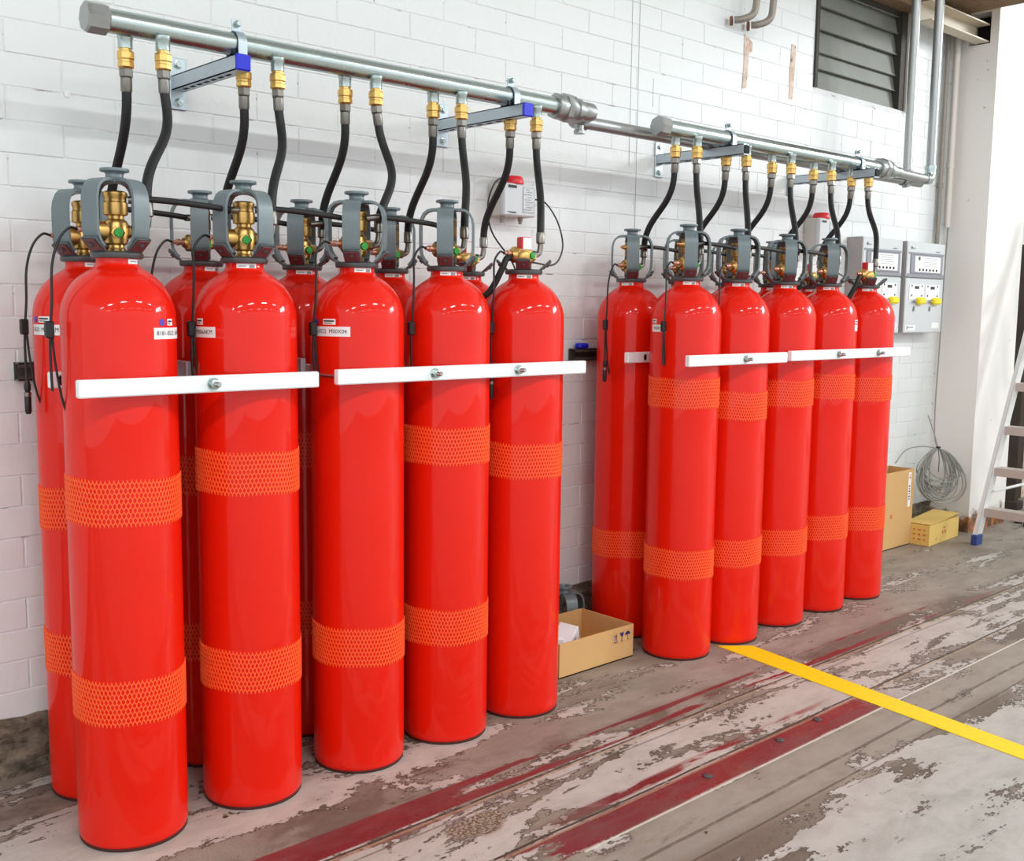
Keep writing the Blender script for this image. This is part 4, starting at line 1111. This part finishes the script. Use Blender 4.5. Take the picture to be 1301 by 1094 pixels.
o = MB(); o.box((.21, -.0005, .085), (.03, .001, .008)); o.box((.19, -.0005, .06), (.018, .001, .02)); o.box((.225, -.0005, .06), (.018, .001, .02)); o.box((.10, -.0005, .03), (.014, .001, .01)); o.obj('red_print', M['redink'], yb_)

# ------------------------------------------------------------------ step ladder at the right edge
ld = thing('step_ladder', 'aluminium step ladder with blue feet at the right edge by the column', 'ladder', (5.66, .0, 0))
SL = .446; WD = .46
for y in (0.0, -WD):
    a = Vector((0, y, .015)); b = Vector((SL * 2.0, y * .86, 2.0)); ax = (b - a)
    q = Vector((0, 0, 1)).rotation_difference(ax.normalized()).to_matrix().to_4x4(); T = Matrix.Translation(a) @ q; L = ax.length
    o = MB(); o.box((0, 0, L / 2), (.070, .004, L), .001, T); o.box((-.033, .010 if y == 0 else -.010, L / 2), (.004, .024, L), 0, T); o.box((.033, .010 if y == 0 else -.010, L / 2), (.004, .024, L), 0, T)
    o.obj('side_rail', M['alu'], ld)
    f = MB(); f.box((.002, .004 if y == 0 else -.004, .020), (.080, .036, .062), .004, Matrix.Translation((a.x, a.y, .012 - .003)) ); f.obj('foot', M['navy'], ld)
for z in (.205, .435, .672, .925, 1.17, 1.41, 1.65):
    o = MB(); x = SL * z + .012; wd = WD * (1 - .07 * z)
    o.box((x, -WD / 2 * (1 - .07 * z), z), (.085, wd, .006), .001); o.box((x - .040, -wd / 2, z - .022), (.006, wd, .048), .001); o.box((x + .040, -wd / 2, z - .014), (.004, wd, .03), .0008); o.obj('step', M['alu_step'], ld)
    for dz in (-.012, -.03):
        MB().turned((x - .02, .004, z + dz), (0, 1, 0), [(.006, 0), (.004, .003), (0, .003)], 8).obj('rivet', M['galv'], ld)
# rear frame
for y in (-.02, -WD + .02):
    MB().tube([(1.05 + .42, y, .012), (SL * 1.98, y * .86, 1.96)], .016, 10).obj('rear_leg', M['alu'], ld)
MB().tube([(.15, -.01, .30), (1.30, -.03, .30)], .009, 8).obj('brace', M['alu'], ld)

# things past the column
dp = thing('timber_post', 'dark timber door post standing past the white column', 'post', (6.98, .36, 0))
MB().box((0, 0, .9), (.06, .08, 1.8), .006).obj('shaft', M['timber_dark'], dp); MB().box((0, 0, .03), (.11, .13, .06), .006).obj('base', M['timber_dark'], dp)
ol = thing('timber_hoarding', 'tall brown timber hoarding standing behind the door post', 'hoarding', (7.25, .50, 0))
for k in range(4): MB().box((.055 + .11 * k, 0, .85), (.104, .03, 1.7), .004).obj('plank', M['timber_dark'] if k % 2 else M['scar'], ol)
for k, (x, y, a, s) in enumerate(((6.62, .16, .4, (.30, .05, .03)), (6.95, .05, -.3, (.36, .06, .035)), (6.5, .02, .1, (.22, .05, .03)))):
    o = MB(); o.box((0, 0, s[2] / 2), s, .004); oo = o.obj('wood_scrap', M['timber_dark']); oo.location = (x, y, .001); oo.rotation_euler = (0, 0, a)
    tag(oo, ['dark wood offcut on floor at the column foot', 'dark wood offcut on floor furthest behind the ladder', 'short dark wood offcut on floor nearest the ladder steps'][k], 'wood')
